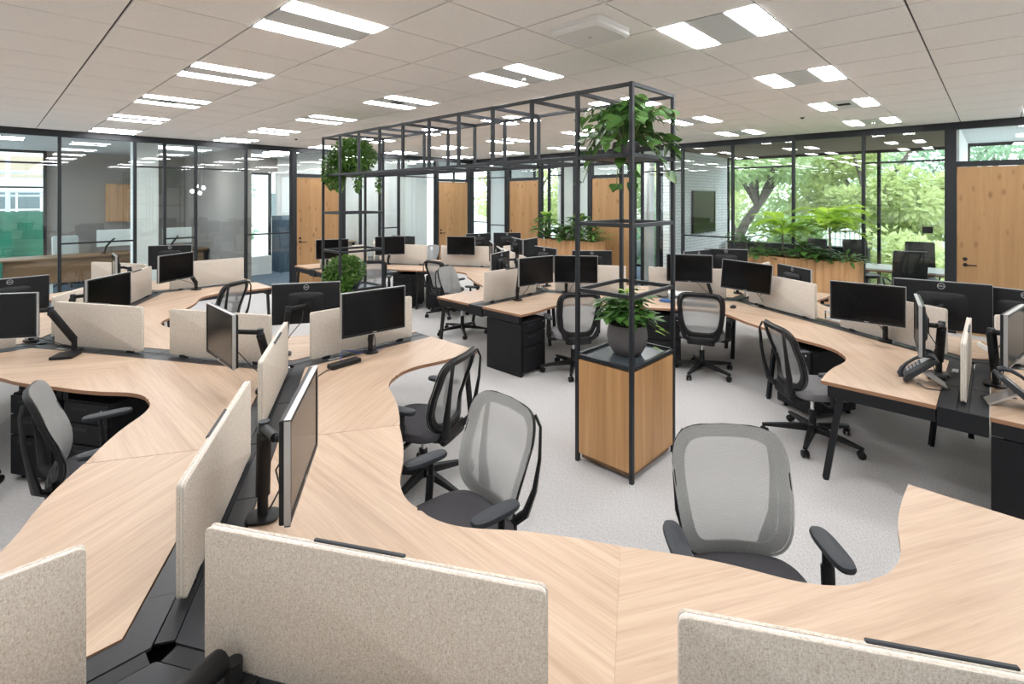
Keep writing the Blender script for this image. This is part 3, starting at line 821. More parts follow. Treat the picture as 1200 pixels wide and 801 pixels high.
# ------------------------------------------------------------------ task chairs (local +x = facing)
def make_chair(seatm):
    r = empty('task_chair')
    # base
    hubp = MB().lathe([(.045, .075), (.05, .09), (.045, .13), (.03, .15)], 20).build('base_hub', 'black_plastic', r, True)
    for k in range(5):
        a = 2*PI*k/5 + .3
        T = Matrix.Rotation(a, 4, 'Z')
        leg = MB()
        vs = []
        for x, w, z0, z1 in ((.03, .032, .085, .135), (.21, .025, .078, .116), (.385, .017, .068, .090)):
            vs += [(x, -w, z0), (x, w, z0), (x, w*.8, z1), (x, -w*.8, z1)]
        fs = [(3, 2, 1, 0), (8, 9, 10, 11)]
        for i in (0, 4):
            fs += [(i, i+1, i+5, i+4), (i+1, i+2, i+6, i+5), (i+2, i+3, i+7, i+6), (i+3, i, i+4, i+7)]
        leg.add(vs, fs, 0, T)
        lo = leg.build('base_leg', 'black_plastic', r, True, bevel=.004)
        ca = MB()
        Tc = T @ Matrix.Translation((.368, 0, .03)) @ Matrix.Rotation(.6, 4, 'Z') @ Matrix.Rotation(PI/2, 4, 'X')
        for zz in (-.026, .008):
            ca.lathe([(.024, zz), (.030, zz+.004), (.030, zz+.014), (.024, zz+.018)], 14, T=Tc)
        ca.lathe([(.008, .03), (.008, .075)], 8, T=T @ Matrix.Translation((.368, 0, 0)))
        ca.build('caster', 'black_plastic', lo, True)
    gl = MB().lathe([(.028, .14), (.028, .26)], 16).build('gas_lift', 'black_plastic', r, True)
    MB().lathe([(.016, .26), (.016, .38)], 14).build('piston', 'chrome', gl, True)
    MB().box((-.03, 0, .385), (.26, .18, .05)).box((-.15, 0, .39), (.12, .10, .04)).build('mechanism', 'black_plastic', r, bevel=.01, seg=2)
    MB().slab(.50, .50, [(.06, .405), (.02, .412), (0, .43), (0, .452), (.012, .472), (.05, .484), (.12, .488)], 3.6, 32, (.03, 0, 0)).build('seat', seatm, r, True)
    # back sheet, leaning, with lumbar bulge
    def bx_(a, z):
        b = (z-.455)/.54
        return -.215 - .115*b**1.6 + .035*math.sin(min(1, b*1.6)*PI)*.8 + .045*a*a
    def W(z):
        b = (z-.455)/.54
        return .205 + .055*math.sin(min(max(b, 0), 1)*PI*.62+.12)
    zc, hh = .725, .265
    def bpt(a, v, inset=0.0, back=0.0):
        """a,v in [-1,1] superellipse"""
        e = 5.0
        wv = max(0.0, 1-abs(v)**e)**(1/e)
        z = zc + v*(hh-inset)
        w = (W(z)-inset)*wv
        return (bx_(a*wv, z)-back, a*w, z)
    nu, nv = 12, 18
    vs = []; fs = []
    for i in range(nv+1):
        v = math.sin((i/nv*2-1)*PI/2*.985)
        for k in range(nu+1):
            vs.append(bpt(math.sin((k/nu*2-1)*PI/2), v))
    for i in range(nv):
        for k in range(nu):
            a = i*(nu+1)+k; fs.append((a, a+1, a+nu+2, a+nu+1))
    MB().add(vs, fs).build('back_mesh', 'chair_mesh', r, True)
    def loop(inset, back, n=44):
        pts = []
        for q in range(n):
            an = 2*PI*q/n; ca, sa = math.cos(an), math.sin(an)
            e = 5.0
            av = math.copysign(abs(sa)**(2/e), sa); aw = math.copysign(abs(ca)**(2/e), ca)
            z = zc + av*(hh-inset); w = (W(z)-inset)*aw
            pts.append((bx_(aw*(1-inset*2), z)-back, w, z))
        return pts
    MB().tube(loop(.004, .008), .0045, 6, closed=True).build('back_rim', 'black_plastic', r, True)
    # frame ring behind the mesh: outer/inner loops front and back
    o1, i1 = loop(.008, .014), loop(.056, .014); o2, i2 = loop(.016, .034), loop(.048, .036)
    n = len(o1); vs = o1+i1+o2+i2; fs = []
    for q in range(n):
        p = (q+1) % n
        fs += [(q, n+q, n+p, p), (2*n+q, 2*n+p, 3*n+p, 3*n+q), (q, p, 2*n+p, 2*n+q), (n+q, 3*n+q, 3*n+p, n+p)]
    MB().add(vs, fs).build('back_frame', 'black_plastic', r, True)
    top = MB()
    for s in (-1, 1):
        pts = [(-.10, s*.05, .40), (-.21, s*.10, .395), (-.285, s*.17, .47), (-.305, s*.215, .60), (-.33, s*.225, .75), (-.345, s*.215, .90), (-.335, s*.185, .955)]
        MB().tube(pts, [.030, .034, .034, .024, .016, .013, .015], 8, flat=.6).build('back_strut', 'black_plastic', r, True)
    MB().slab(.05, .30, [(.012, .38), (0, .39), (0, .455), (.012, .47)], 4, 24, (-.235, 0, 0)).build('lumbar_joint', 'black_plastic', r, True)
    for s in (-1, 1):
        am = MB()
        am.tube([(.0, s*.14, .39), (.0, s*.25, .385), (.0, s*.298, .41), (-.01, s*.302, .47)], .018, 8)
        am.tube([(-.01, s*.302, .44), (-.02, s*.302, .565)], .027, 10, flat=.65)
        am.tube([(-.02, s*.302, .55), (-.025, s*.302, .64)], .020, 10, flat=.65)
        ao = am.build('arm_post', 'black_plastic', r, True)
        MB().slab(.26, .088, [(.02, .635), (.004, .64), (0, .65), (.004, .662), (.02, .668)], 3.0, 24, (.01, s*.302, 0)).build('arm_pad', 'charcoal_plastic', ao, True)
    return r
CH = make_chair('seat_fabric'); CHG = make_chair('seat_fabric_grey'); used = {}
for (x, y, a, lab) in (
    (2.15, 0.71, 220, 'mesh task chair facing the camera in the right foreground bay'),
    (1.61, 1.90, 174, 'light mesh task chair in the near centre bay, back strut on its right'),
    (2.17, 2.95, 112, 'mesh task chair with black back frame tucked at the centre left bay'),
    (4.85, 1.12, -48, 'side-turned mesh task chair beside the desk with the near phone'),
    (5.85, 2.50, 20, 'mesh task chair seen from behind, right of the wooden tower'),
    (4.83, 3.62, 52, 'mesh task chair seen from behind, left of the tower plant'),
    (5.02, 5.85, -70, 'mesh task chair behind the pointed desk end in the middle'),
    (0.50, 3.85, -8, 'grey-backed task chair in the dark bay at the left edge'),
    (2.06, 7.26, 125, 'lone mesh task chair before the left glass wall'),
    (6.75, 9.20, 180, 'pale-backed chair in front of the second wooden door'),
    (4.72, 7.95, 60, 'mesh task chair behind the far shelf tower plant'),
    (5.60, 6.95, 5, 'far task chair just behind the middle pointed desk chair'),
    (-0.30, 5.15, 60, 'task chair at the left edge of which only casters and base show'),
    (7.30, 1.45, 120, 'chair whose pale top edge shows above the right monitors before the planter')):
    proto = CHG if 'side-turned' in lab or 'from behind' in lab or 'middle' in lab else CH
    r = proto if proto not in used else copy_tree(proto); used[proto] = 1
    r.location = (x, y, 0); r.rotation_euler = (0, 0, D(a))
    tag(r, lab, 'chair', 'mesh-backed task chairs')

# ------------------------------------------------------------------ monitors (local +x = screen normal, z up)
def dell_mesh():
    cu = bpy.data.curves.new('logo_text', 'FONT'); cu.body = 'DELL'; cu.size = .017; cu.extrude = .0006
    cu.align_x = 'CENTER'; cu.align_y = 'CENTER'; cu.offset = .0003
    o = bpy.data.objects.new('tmp', cu); C.objects.link(o)
    bpy.context.view_layer.update()
    me = bpy.data.meshes.new_from_object(o.evaluated_get(bpy.context.evaluated_depsgraph_get()))
    bpy.data.objects.remove(o)
    me.materials.clear(); me.materials.append(M['logo_grey'])
    return me
DELL = dell_mesh()
MW, MH = .565, .358
def mon_meshes():
    g = {}
    g['casing'] = MB().box((-.018, 0, 0), (.028, MW-.006, MH-.006)).mesh('casing', 'monitor_back', bevel=.006, seg=2)
    b = MB()
    t = .010
    for y in (-1, 1): b.box((-.004, y*(MW/2-t/4), 0), (.020, t/2, MH))
    for z in (-1, 1): b.box((-.004, 0, z*(MH/2-t/4)), (.020, MW, t/2))
    g['bezel'] = b.mesh('bezel', 'silver')
    b = MB()
    for y in (-1, 1): b.box((.003, y*(MW/2-.011), 0), (.006, .013, MH-.01))
    b.box((.003, 0, MH/2-.011), (.006, MW-.03, .013)); b.box((.003, 0, -MH/2+.014), (.006, MW-.03, .018))
    g['inner_bezel'] = b.mesh('inner_bezel', 'black_plastic')
    g['screen'] = MB().box((.001, 0, .002), (.004, MW-.034, MH-.040)).mesh('screen', 'screen_glass')
    v = MB().slab(.24, .20, [(.02, -.052), (.0, -.045), (0, -.030)], 6, 24, T=Matrix.Rotation(PI/2, 4, 'Y') @ Matrix.Scale(1, 4))
    g['back_cover'] = MB().slab(.20, .30, [(0, 0), (0, .014), (.012, .022)], 6, 28, T=Matrix.Translation((-.03, 0, 0)) @ Matrix.Rotation(-PI/2, 4, 'Y')).mesh('back_cover', 'monitor_back', True)
    ring = [(0, .021*math.cos(2*PI*q/28), .021*math.sin(2*PI*q/28)) for q in range(28)]
    g['ring'] = MB().tube(ring, .0022, 6, closed=True).mesh('logo_ring', 'logo_grey', True)
    g['chin'] = MB().box((.0062, 0, -MH/2+.014), (.001, .035, .007)).mesh('chin_logo', 'logo_grey')
    g['head'] = MB().box((-.06, 0, 0), (.012, .11, .11)).tube([(-.062, 0, 0), (-.105, 0, 0)], .018, 12).mesh('arm_head', 'black_plastic', True)
    return g
MG = mon_meshes()
def monitor(x, y, zc, a, lab, base=None, tilt=0, roll=0, s=1.0, back='logo', pole=.0):
    r = empty('monitor', (x, y, 0), D(a), lab, 'monitor', 'black desk monitors on arms')
    T = (0, 0, zc); rot = (D(roll), D(-tilt), 0)
    cs = link('casing', MG['casing'], r, T, rot, (1, s, s))
    for nm in ('bezel', 'inner_bezel', 'screen', 'back_cover'):
        link(nm, MG[nm], cs)
    link('chin_logo', MG['chin'], cs)
    link('arm_head', MG['head'], r, T, rot)
    lr = link('logo_ring', MG['ring'], cs, (-.0335, 0, MH/2-.035))
    link('logo_text', DELL, cs, (-.0335, 0, MH/2-.035), (PI/2, 0, -PI/2))
    # arm
    n_ = dirv(a)
    if base is None:
        jj = min(J, key=lambda q: (J[q][0]-x)**2+(J[q][1]-y)**2)
        q_ = Vector((x-J[jj][0], y-J[jj][1], 0)); best = None
        for ar in ARMS[jj]:
            A_ = dirv(ar); s_ = q_.dot(A_); side_ = 1 if A_.cross(q_).z > 0 else -1
            d_ = abs(A_.cross(q_).z)
            if s_ > 0 and (best is None or d_ < best[0]): best = (d_, A_, s_, side_)
        _, A_, s_, side_ = best
        nb = Vector((-A_.y, A_.x, 0))*side_
        bp = Vector((*J[jj], 0)) + A_*max(.30, min(1.1, s_)) + nb*.19
        bx, by = bp.x, bp.y
    else: bx, by = base
    inv = Matrix.Rotation(-D(a), 4, 'Z')
    b = inv @ Vector((bx-x, by-y, 0))
    MB().slab(.13, .11, [(.006, .7205), (0, .724), (0, .733), (.01, .738)], 3, 22, (b.x, b.y, 0)).build('arm_base', 'black_plastic', r, True)
    elbow_z = max(.86, zc-.10)
    e = Vector((-.105, 0, zc))
    side = Vector((0, .10 if b.y >= 0 else -.10, 0))
    mid = (b + Vector((0, 0, zc-.02)) + e)*.5 + Vector((-.03, side.y*.5, 0)); mid.z = zc-.03
    MB().tube([(b.x, b.y, .735), (b.x, b.y, .84)], .021, 12).build('arm_pole', 'black_plastic', r, True)
    l1 = MB().tube([(b.x, b.y, .82), (mid.x, mid.y, mid.z)], .024, 10, flat=1.2).build('arm_link', 'black_plastic', r, True)
    MB().tube([(mid.x, mid.y, mid.z-.03), (mid.x, mid.y, mid.z+.04)], .022, 12).build('elbow', 'charcoal_plastic', l1, True)
    l2 = MB().tube([(mid.x, mid.y, mid.z+.015), (e.x, e.y, zc)], .018, 10).build('arm_link', 'black_plastic', r, True)
    MB().tube([(-.06, .02, zc-.05), (-.11, .03, zc-.14), (b.x*.6, b.y*.6+.03, .86), (b.x+.02, b.y+.03, .74)], .0035, 6).build('cable', 'cable', r, True)
    return r
ZM = 1.125
MONS = [
 (1.12, 3.86, 1.11, 180, 'brown-reflecting monitor tilted at left, its silver side edge toward the long divider', (1.43, 3.80), 0, 0),
 (0.86, 1.94, 1.13, -34, 'large near monitor seen along its screen beside the long divider', (0.80, 2.20), 0, 0),
 (2.20, 3.66, ZM, 266, 'black monitor with dock and cables below it at middle left', (2.30, 3.89), 0, 0),
 (1.98, 4.42, 1.12, 60, 'big monitor back with ring logo behind the middle left desk', (1.76, 4.36), 0, 0),
 (1.78, 7.92, ZM, -56, 'black screen with a silver edge before the left glass wall', (2.12, 8.36), 0, 0),
 (1.94, 8.98, 1.16, 62, 'monitor back with ring logo touching the left glass view', (1.95, 8.74), 0, 0),
 (0.84, 6.20, 1.12, -44, 'tilted black screen behind the wide divider at left', (0.52, 6.50), 0, 0),
 (1.19, 8.45, 1.12, 176, 'thin monitor seen nearly edge-on by the left glass wall', None, 0, 0),
 (0.16, 6.68, 1.12, 98, 'monitor back with ring logo at the left edge', (.30, 6.48), 0, 0),
 (0.06, 5.67, 1.12, 236, 'black screen cut by the left edge, arm base at its right', (0.54, 5.78), 0, 0),
 (4.88, 4.24, 1.12, 260, 'left one of the twin black screens behind the shelf frame', (4.80, 4.50), 0, 0),
 (5.33, 3.95, 1.12, 215, 'right one of the twin black screens behind the shelf frame', (5.58, 4.30), 0, 0),
 (6.02, 4.18, 1.12, 40, 'monitor back with ring logo just right of the shelf frame post', None, 0, 0),
 (5.86, 4.90, 1.13, -15, 'narrow monitor back above the left twin screen', None, 0, 0),
 (4.95, 4.98, 1.12, 110, 'bluish monitor back above the divider with black clip', (4.9, 4.82), 0, 0),
 (5.83, 6.06, 1.14, 142, 'thin edge-on monitor in the far middle', (6.10, 5.90), 0, 0),
 (5.38, 5.42, 1.12, 143, 'dark slanting monitor behind the bluish monitor back', (5.68, 5.22), 0, 0),
 (6.68, 6.27, 1.14, -28, 'narrow dark monitor with pale edge left of the blue-reflecting one', (6.53, 6.15), 0, 0),
 (6.72, 5.98, 1.15, -75, 'blue-reflecting monitor before the farther planter', (6.66, 6.40), 0, 0),
 (6.96, 7.62, 1.15, 75, 'left one of the farthest pair of monitor backs', None, 0, 0),
 (7.44, 7.26, 1.16, 45, 'right one of the farthest pair of monitor backs', None, 0, 0),
 (6.35, 7.44, 1.13, 212, 'square-on black screen below the second wooden door', (6.62, 7.52), 0, 0),
 (5.42, 8.45, 1.13, 243, 'black screen just right of the far shelf tower', (5.60, 8.80), 0, 0),
 (4.38, 8.72, 1.12, 246, 'black screen behind the far shelf tower by the first door', None, 0, 0),
 (6.08, 8.96, 1.08, 20, 'monitor back with pale rim beside the brown cabinet', None, 0, 0),
 (6.30, 2.86, 1.14, 205, 'black screen behind the tower, left of the keyboard', (6.55, 2.68), 0, 0),
 (6.37, 2.18, 1.10, 188, 'slightly rolled black screen above the keyboard and round base', (6.66, 2.08), 0, -4),
 (6.90, 3.02, 1.14, 76, 'left monitor back with ring logo before the white brick wall', None, 0, 0),
 (7.26, 2.76, 1.15, 24, 'right monitor back next to the green planter plants', None, 0, 0),
 (6.80, 1.76, 1.04, -38, 'low dark monitor back behind the long divider before the planter', None, 0, 0),
 (5.50, 0.84, 1.10, 184, 'black square-on screen above the small stand on the right', (5.79, .74), 0, 0),
 (4.78, 0.42, 1.12, 98, 'upright monitor seen edge-on behind the near phone', (4.98, .31), 0, 0),
 (4.88, -0.10, 1.11, -100, 'silver-edged monitor cut by the right edge', (4.95, .0), 0, 0),
]
for (x, y, z, a, lab, base, tl, rl) in MONS:
    monitor(x, y, z, a, lab, base, tl, rl)
monitor(6.00, 0.36, 1.08, 8, 'big monitor back with ring logo behind the right divider', None, s=1.22)
monitor(6.12, -0.19, 1.05, -12, 'big plain black monitor back at the right edge below the door', None, s=1.22)
# ------------------------------------------------------------------ steel shelf frame: two towers joined by a lattice
SX0, SX1, SY0, DY = 3.21, 3.85, 1.885, 0.477
ZL = [.82, 1.335, 1.85, 2.36, 2.87]
sf = empty('shelf_frame', (SX0, SY0, 0), 0, 'tall black steel shelf frame of two towers joined by an overhead lattice', 'shelf frame')
PW = .030
W_, N_ = SX1-SX0, 10
def lb(nm, lo, hi, m='shelf_steel', par=None): return BX(nm, lo, hi, m, par or sf, bevel=.002)
ys = [k*DY for k in range(N_+1)]
for k, y in enumerate(ys):
    low = 0.0 if k in (0, 1, N_-1, N_) else ZL[3]
    for x in (0, W_):
        lb('post', (x-PW/2, y-PW/2, low), (x+PW/2, y+PW/2, ZL[4]+PW/2))
    for z in (ZL[3], ZL[4]):
        lb('cross_rail', (PW/2, y-PW/2.5, z-PW/2), (W_-PW/2, y+PW/2.5, z+PW/2))
for z in (ZL[3], ZL[4]):
    for x in (0, W_):
        lb('long_rail', (x-PW/2.4, PW/2, z-PW/2), (x+PW/2.4, ys[-1]-PW/2, z+PW/2.2))
for base in (0, N_-1):
    y0, y1 = ys[base], ys[base+1]
    for z in (ZL[0], ZL[1], ZL[2]):
        for y in (y0, y1): lb('cross_rail', (PW/2, y-PW/2.5, z-PW/2), (W_-PW/2, y+PW/2.5, z+PW/2))
        for x in (0, W_): lb('side_rail', (x-PW/2.5, y0+PW/2, z-PW/2), (x+PW/2.5, y1-PW/2, z+PW/2))
    lb('tray', (.015, y0+.015, ZL[0]-.012), (W_-.015, y1-.015, ZL[0]-.002), 'slate_tray')
    lb('tray', (.015, y0+.015, ZL[3]-.008), (W_-.015, y1-.015, ZL[3]+.002), 'shelf_steel')
for base, lab in ((0, 'oak veneer base box of the near shelf tower'), (N_-1, 'oak veneer base box of the far shelf tower, mostly hidden')):
    y0, y1 = SY0+ys[base], SY0+ys[base+1]
    c = empty('base_cabinet', (SX0, y0, 0), 0, lab, 'cabinet', 'oak tower base boxes')
    t = .018; w, d = W_, DY; g = .018
    BX('side_panel', (-.008, g, .07), (t-.008, d-g, .795), 'oak_cabinet', c)
    BX('side_panel', (w-t+.008, g, .07), (w+.008, d-g, .795), 'oak_cabinet', c)
    BX('front_panel', (g, -.008, .07), (w-g, t-.008, .795), 'oak_cabinet', c)
    BX('back_panel', (g, d-t+.008, .07), (w-g, d+.008, .795), 'oak_cabinet', c)
    MB().b2((g+.01, g+.004, .022), (w-g-.01, d-g-.004, .07)).build('plinth', 'brown_wood', c)
    BX('top_panel', (.02, .02, .782), (w-.02, d-.02, .80), 'oak_cabinet', c)

# ------------------------------------------------------------------ plants
def leaf_mesh(name, outline, m, fold=.18, curl=.15):
    """outline: list of (t along, half width); leaf along +x, unit length"""
    vs = []; fs = []
    for t, w in outline:
        z = -curl*t*t
        vs += [(t, -w, z+fold*w), (t, 0, z), (t, w, z+fold*w)]
    for i in range(len(outline)-1):
        a = i*3; fs += [(a, a+1, a+4, a+3), (a+1, a+2, a+5, a+4)]
    return MB().add(vs, fs).mesh(name, m, True)
HEART = [(-.12, .16), (-.05, .33), (.1, .42), (.3, .41), (.5, .34), (.7, .22), (.88, .09), (1.0, .0)]
OVAL = [(0, .02), (.12, .20), (.32, .31), (.55, .31), (.78, .19), (.92, .07), (1, 0)]
LANCE = [(0, .015), (.2, .09), (.5, .12), (.8, .07), (1, 0)]
L_POT = leaf_mesh('leaf', HEART, 'leaf_pothos'); L_OV = leaf_mesh('leaf', OVAL, 'leaf_green'); L_BR = leaf_mesh('leaf', OVAL, 'leaf_bright')
L_DK = leaf_mesh('leaf', OVAL, 'leaf_dark'); L_LA = leaf_mesh('leaf', LANCE, 'leaf_green')
def orient(dv, up, s):
    x = Vector(dv).normalized(); y = Vector(up).cross(x)
    if y.length < 1e-3: y = Vector((0, 1, 0)).cross(x)
    y.normalize(); z = x.cross(y)
    return Matrix((x, y, z)).transposed().to_euler(), (s, s, s)
def put_leaf(me, par, p, dv, s, up=(0, 0, 1)):
    e, sc = orient(dv, up, s)
    return link('leaf', me, par, p, e, sc)
def pot(par, r, h, m, zb=0):
    MB().lathe([(r*.55, zb), (r*.70, zb+.01), (r*.92, zb+h*.30), (r, zb+h*.58), (r*.97, zb+h*.82), (r*.90, zb+h), (r*.84, zb+h), (r*.82, zb+h*.93)], 32).build('pot', m, par, True)
    MB().lathe([(r*.82, zb+h*.90), (r*.82, zb+h*.92)], 24).build('soil', 'soil', par)
R_ = random.Random(11)
def rnd(a, b): return R_.uniform(a, b)

# pothos on the top tray of the near tower
px_, py_ = SX0+W_*.5, SY0+DY*.5
pl = empty('potted_plant', (px_, py_, ZL[3]+.002), 0, 'trailing heart-leaved plant high in the near shelf tower', 'plant', 'plants on the shelf frame')
pot(pl, .11, .13, 'pot_grey')
stems = MB()
for k in range(40):
    a = k*2.399+rnd(-.3, .3); q = k/40
    out = rnd(.20, .45) if k % 4 else rnd(.05, .2)
    drop = (rnd(.06, .24), rnd(-.08, .16), rnd(-.16, .06), rnd(.10, .26))[k % 4]
    if k % 9 == 2: drop = rnd(-.38, -.2)
    if k % 4 == 0: drop = rnd(.14, .34)
    dx, dy = math.cos(a), math.sin(a)
    p0 = Vector((.07*dx, .07*dy, .15)); p1 = Vector((.5*out*dx, .5*out*dy, .27+max(drop, 0)*.9)); p2 = Vector((out*dx, out*dy, .12+drop))
    pts = []
    for i in range(9):
        t = i/8; pts.append(p0*(1-t)**2 + p1*2*t*(1-t) + p2*t*t)
    stems.tube(pts, .0035, 5)
    for i in (3, 4, 5, 6, 7, 8, 8):
        q = pts[i] + Vector((rnd(-.03, .03), rnd(-.03, .03), rnd(-.02, .03)))
        dv = Vector((math.cos(a+rnd(-1, 1)), math.sin(a+rnd(-1, 1)), rnd(-1.3, .15)))
        put_leaf(L_POT, pl, q, dv, rnd(.065, .12), (math.cos(a), math.sin(a), .8))
stems.build('stems', 'stem', pl, True)

# bushy plant in grey pot on the near tower base
pl = empty('potted_plant', (SX0+.315, SY0+.225, ZL[0]-.001), 0, 'bushy leafy plant in a round grey pot on the near wooden tower base', 'plant', 'plants on the shelf frame')
pot(pl, .158, .235, 'pot_grey')
stems = MB()
for k in range(62):
    a = rnd(0, 2*PI); out = rnd(.03, .23); up_ = rnd(.03, .27)*(1.15-out*2.6)
    p0 = Vector((.05*math.cos(a), .05*math.sin(a), .21)); p2 = Vector((out*math.cos(a), out*math.sin(a), .25+up_)); p1 = Vector((out*.4*math.cos(a), out*.4*math.sin(a), .27+up_*.9))
    pts = [p0*(1-t)**2 + p1*2*t*(1-t) + p2*t*t for t in (0, .25, .5, .75, 1)]
    stems.tube(pts, .003, 5)
    for i in (2, 3, 4, 4):
        dv = Vector((math.cos(a+rnd(-.9, .9)), math.sin(a+rnd(-.9, .9)), rnd(-.7, .35)))
        put_leaf(L_OV, pl, pts[i]+Vector((rnd(-.02, .02), rnd(-.02, .02), rnd(-.015, .02))), dv, rnd(.08, .125), (0, 0, 1))
for i, (dx, dy, dz) in enumerate(((.22, -.12, .20), (.25, -.14, .17), (.27, -.10, .14), (.10, -.17, .06))):
    put_leaf(L_BR, pl, (dx, dy, dz), (.8, -.6, -.3), .10)
stems.tube([(.05, -.03, .22), (.16, -.09, .24), (.26, -.13, .15)], .003, 5).tube([(0, 0, .22), (.0, .0, .50)], .004, 5)
for k in range(3): put_leaf(L_BR, pl, (0, 0, .48), (math.cos(k*2.1), math.sin(k*2.1), .5), .09)
stems.build('stems', 'stem', pl, True)

def foliage(n, spots, size, shape=LANCE, flat=.5):
    """joined small leaves around ellipsoid spots (c, r)"""
    mb = MB(); tot = sum(s[2] if len(s) > 2 else 1 for s in spots)
    for s in spots:
        c, r = Vector(s[0]), s[1]; wgt = s[2] if len(s) > 2 else 1
        for _ in range(int(n*wgt/tot)):
            d = Vector((R_.gauss(0, 1), R_.gauss(0, 1), R_.gauss(0, 1))).normalized()
            k = R_.random()**.35
            p = c + Vector((d.x*r[0], d.y*r[1], d.z*r[2]))*k
            dv = (d + Vector((rnd(-.7, .7), rnd(-.7, .7), rnd(-.9, .3)))).normalized()
            y = dv.cross(Vector((rnd(-.4, .4), rnd(-.4, .4), 1))).normalized(); z = y.cross(dv)
            s_ = size*rnd(.7, 1.3)
            tip = p + dv*s_; ml = p + dv*s_*.45 + y*s_*.34 - z*s_*.05; mr = p + dv*s_*.45 - y*s_*.34 - z*s_*.05
            mb.add([p, mr, tip, ml], [(0, 1, 2, 3)])
    return mb
# far tower: ivy above and below
ty = SY0+ys[N_-1]+DY/2
pl = empty('ivy_plant', (px_, ty, ZL[3]+.002), 0, 'dense small-leaved ivy on top of the far shelf tower', 'plant', 'plants on the shelf frame')
pot(pl, .16, .15, 'pot_dark')
foliage(5200, [((0, 0, .26), (.33, .27, .24), 6), ((-.22, .12, .05), (.16, .16, .25), 2), ((-.05, -.22, -.05), (.06, .05, .18), .4), ((-.25, -.1, -.08), (.05, .05, .16), .4), ((.3, -.15, -.1), (.03, .03, .16), .2)], .045).build('ivy_leaves', 'leaf_ivy', pl)['kind'] = 'stuff'
pl = empty('ivy_plant', (SX0+.26, ty-.03, ZL[0]-.001), 0, 'bushy ivy in a dark pot on the far shelf tower base', 'plant', 'plants on the shelf frame')
pot(pl, .15, .20, 'pot_dark')
foliage(4400, [((-.08, 0, .24), (.28, .24, .20), 6), ((-.25, .05, .08), (.12, .16, .2), 2), ((-.22, -.22, -.02), (.10, .08, .20), 1.2)], .045).build('ivy_leaves', 'leaf_ivy', pl)['kind'] = 'stuff'

# ------------------------------------------------------------------ wooden planters
def planter(x0, y0, y1, h, depth, lab):
    r = empty('planter_box', (x0, y0, 0), 0, lab, 'planter', 'slatted wooden planters')
    n = int(round((y1-y0)/.115)); w = (y1-y0)/n
    for k in range(n):
        MB().prism([(.03, w*.005), (.007, w*.01), (0, w*.12), (.003, w*.5), (0, w*.88), (.007, w*.99), (.03, w*.995)][::-1], 0.0, h+rnd(-.008, .008)).build('stave', 'planter_wood', r, True, loc=(0, k*w, 0))
    for k in range(4):
        MB().prism([(w*.02, .03), (w*.1, .006), (w*.3, 0), (w*.9, 0.0), (w*.98, .03)], 0, h).build('stave', 'planter_wood', r, True, loc=(.03+k*(depth-.03)/4, -.012, 0), rot=(0, 0, 0))
    BX('back_board', (depth-.02, .0, 0), (depth, y1-y0, h), 'planter_wood', r)
    BX('soil', (.03, .02, h-.10), (depth-.02, y1-y0-.02, h-.06), 'soil', r)
    return r
planter(9.20, 1.52, 3.32, 1.06, .42, 'slatted wooden planter box before the right windows')
planter(9.20, 6.34, 8.05, 1.08, .42, 'slatted wooden planter box in the far middle')
def frond_mesh(name, n, m, lw, droop=.5):
    """pinnate frond along +x, unit length"""
    mb = MB(); pts = []
    for i in range(n+1):
        t = i/n; pts.append((t, 0, .35*t*(1-t) - droop*t*t))
    mb.tube(pts, .008, 4)
    for i in range(2, n+1):
        t = i/n; p = Vector(pts[i]); L = lw*math.sin(PI*(.12+.80*t))
        for s in (-1, 1):
            dv = Vector((.45, s, -.15)).normalized(); y = Vector((.085, -s*.02, 0))
            mb.add([p, p+dv*L*.5+y*.55, p+dv*L, p+dv*L*.5-y*.55], [(0, 1, 2, 3)])
    return mb.mesh(name, m)
FR1 = frond_mesh('frond', 14, 'leaf_bright', .33, .38); FR2 = frond_mesh('frond', 11, 'leaf_dark', .22)
def frond_plant(x, y, z, lab, trunk, nf, size, me, spread=1.0):
    r = empty('fern_tree', (x, y, z), 0, lab, 'plant', 'planter plants')
    MB().tube([(0, 0, -.07), (.02, .01, trunk*.5), (0, .02, trunk)], [.018, .014, .010], 7).build('trunk', 'bark', r, True)
    for k in range(nf):
        a = k*2.399 + rnd(-.3, .3); hz = trunk*(.58+.42*k/nf)+rnd(-.04, .04)
        up_ = rnd(-.15, .8)
        e, sc = orient((math.cos(a), math.sin(a), up_*spread), (0, 0, 1), size*rnd(.75, 1.15))
        link('frond', me, r, (0, .015, hz), e, sc)
    return r
frond_plant(9.42, 2.62, 1.02, 'bright feathery fern tree at the left part of the right planter', .66, 30, .50, FR1)
frond_plant(9.40, 1.92, 1.02, 'bright feathery fern tree at the right part of the right planter', .78, 34, .54, FR1)
frond_plant(9.45, 3.22, 1.02, 'darker lacy shrub left of the bright fern trees', .34, 16, .34, FR2)
def bush(x, y, z, lab, me, n, size, rad, h, stemm='stem'):
    r = empty('leafy_shrub', (x, y, z), 0, lab, 'plant', 'planter plants')
    st = MB()
    for k in range(n):
        a = k*2.399; rr = rad*math.sqrt((k+.5)/n); hh_ = h*(1-.75*(k/n))+rnd(-.03, .03)
        st.tube([(0, 0, -.06), (rr*.4*math.cos(a), rr*.4*math.sin(a), hh_*.6), (rr*math.cos(a), rr*math.sin(a), hh_)], .004, 4)
        put_leaf(me, r, (rr*math.cos(a), rr*math.sin(a), hh_), (math.cos(a), math.sin(a), rnd(-.3, .6)), size*rnd(.7, 1.2))
    st.build('stems', stemm, r)
    return r
bush(9.36, 2.30, 1.0, 'glossy broad-leaved shrub between the two fern trees', L_OV, 60, .17, .28, .26)
bush(9.42, 1.70, 1.0, 'low pale-green shrub at the right end of the right planter', L_LA, 60, .2, .26, .16)
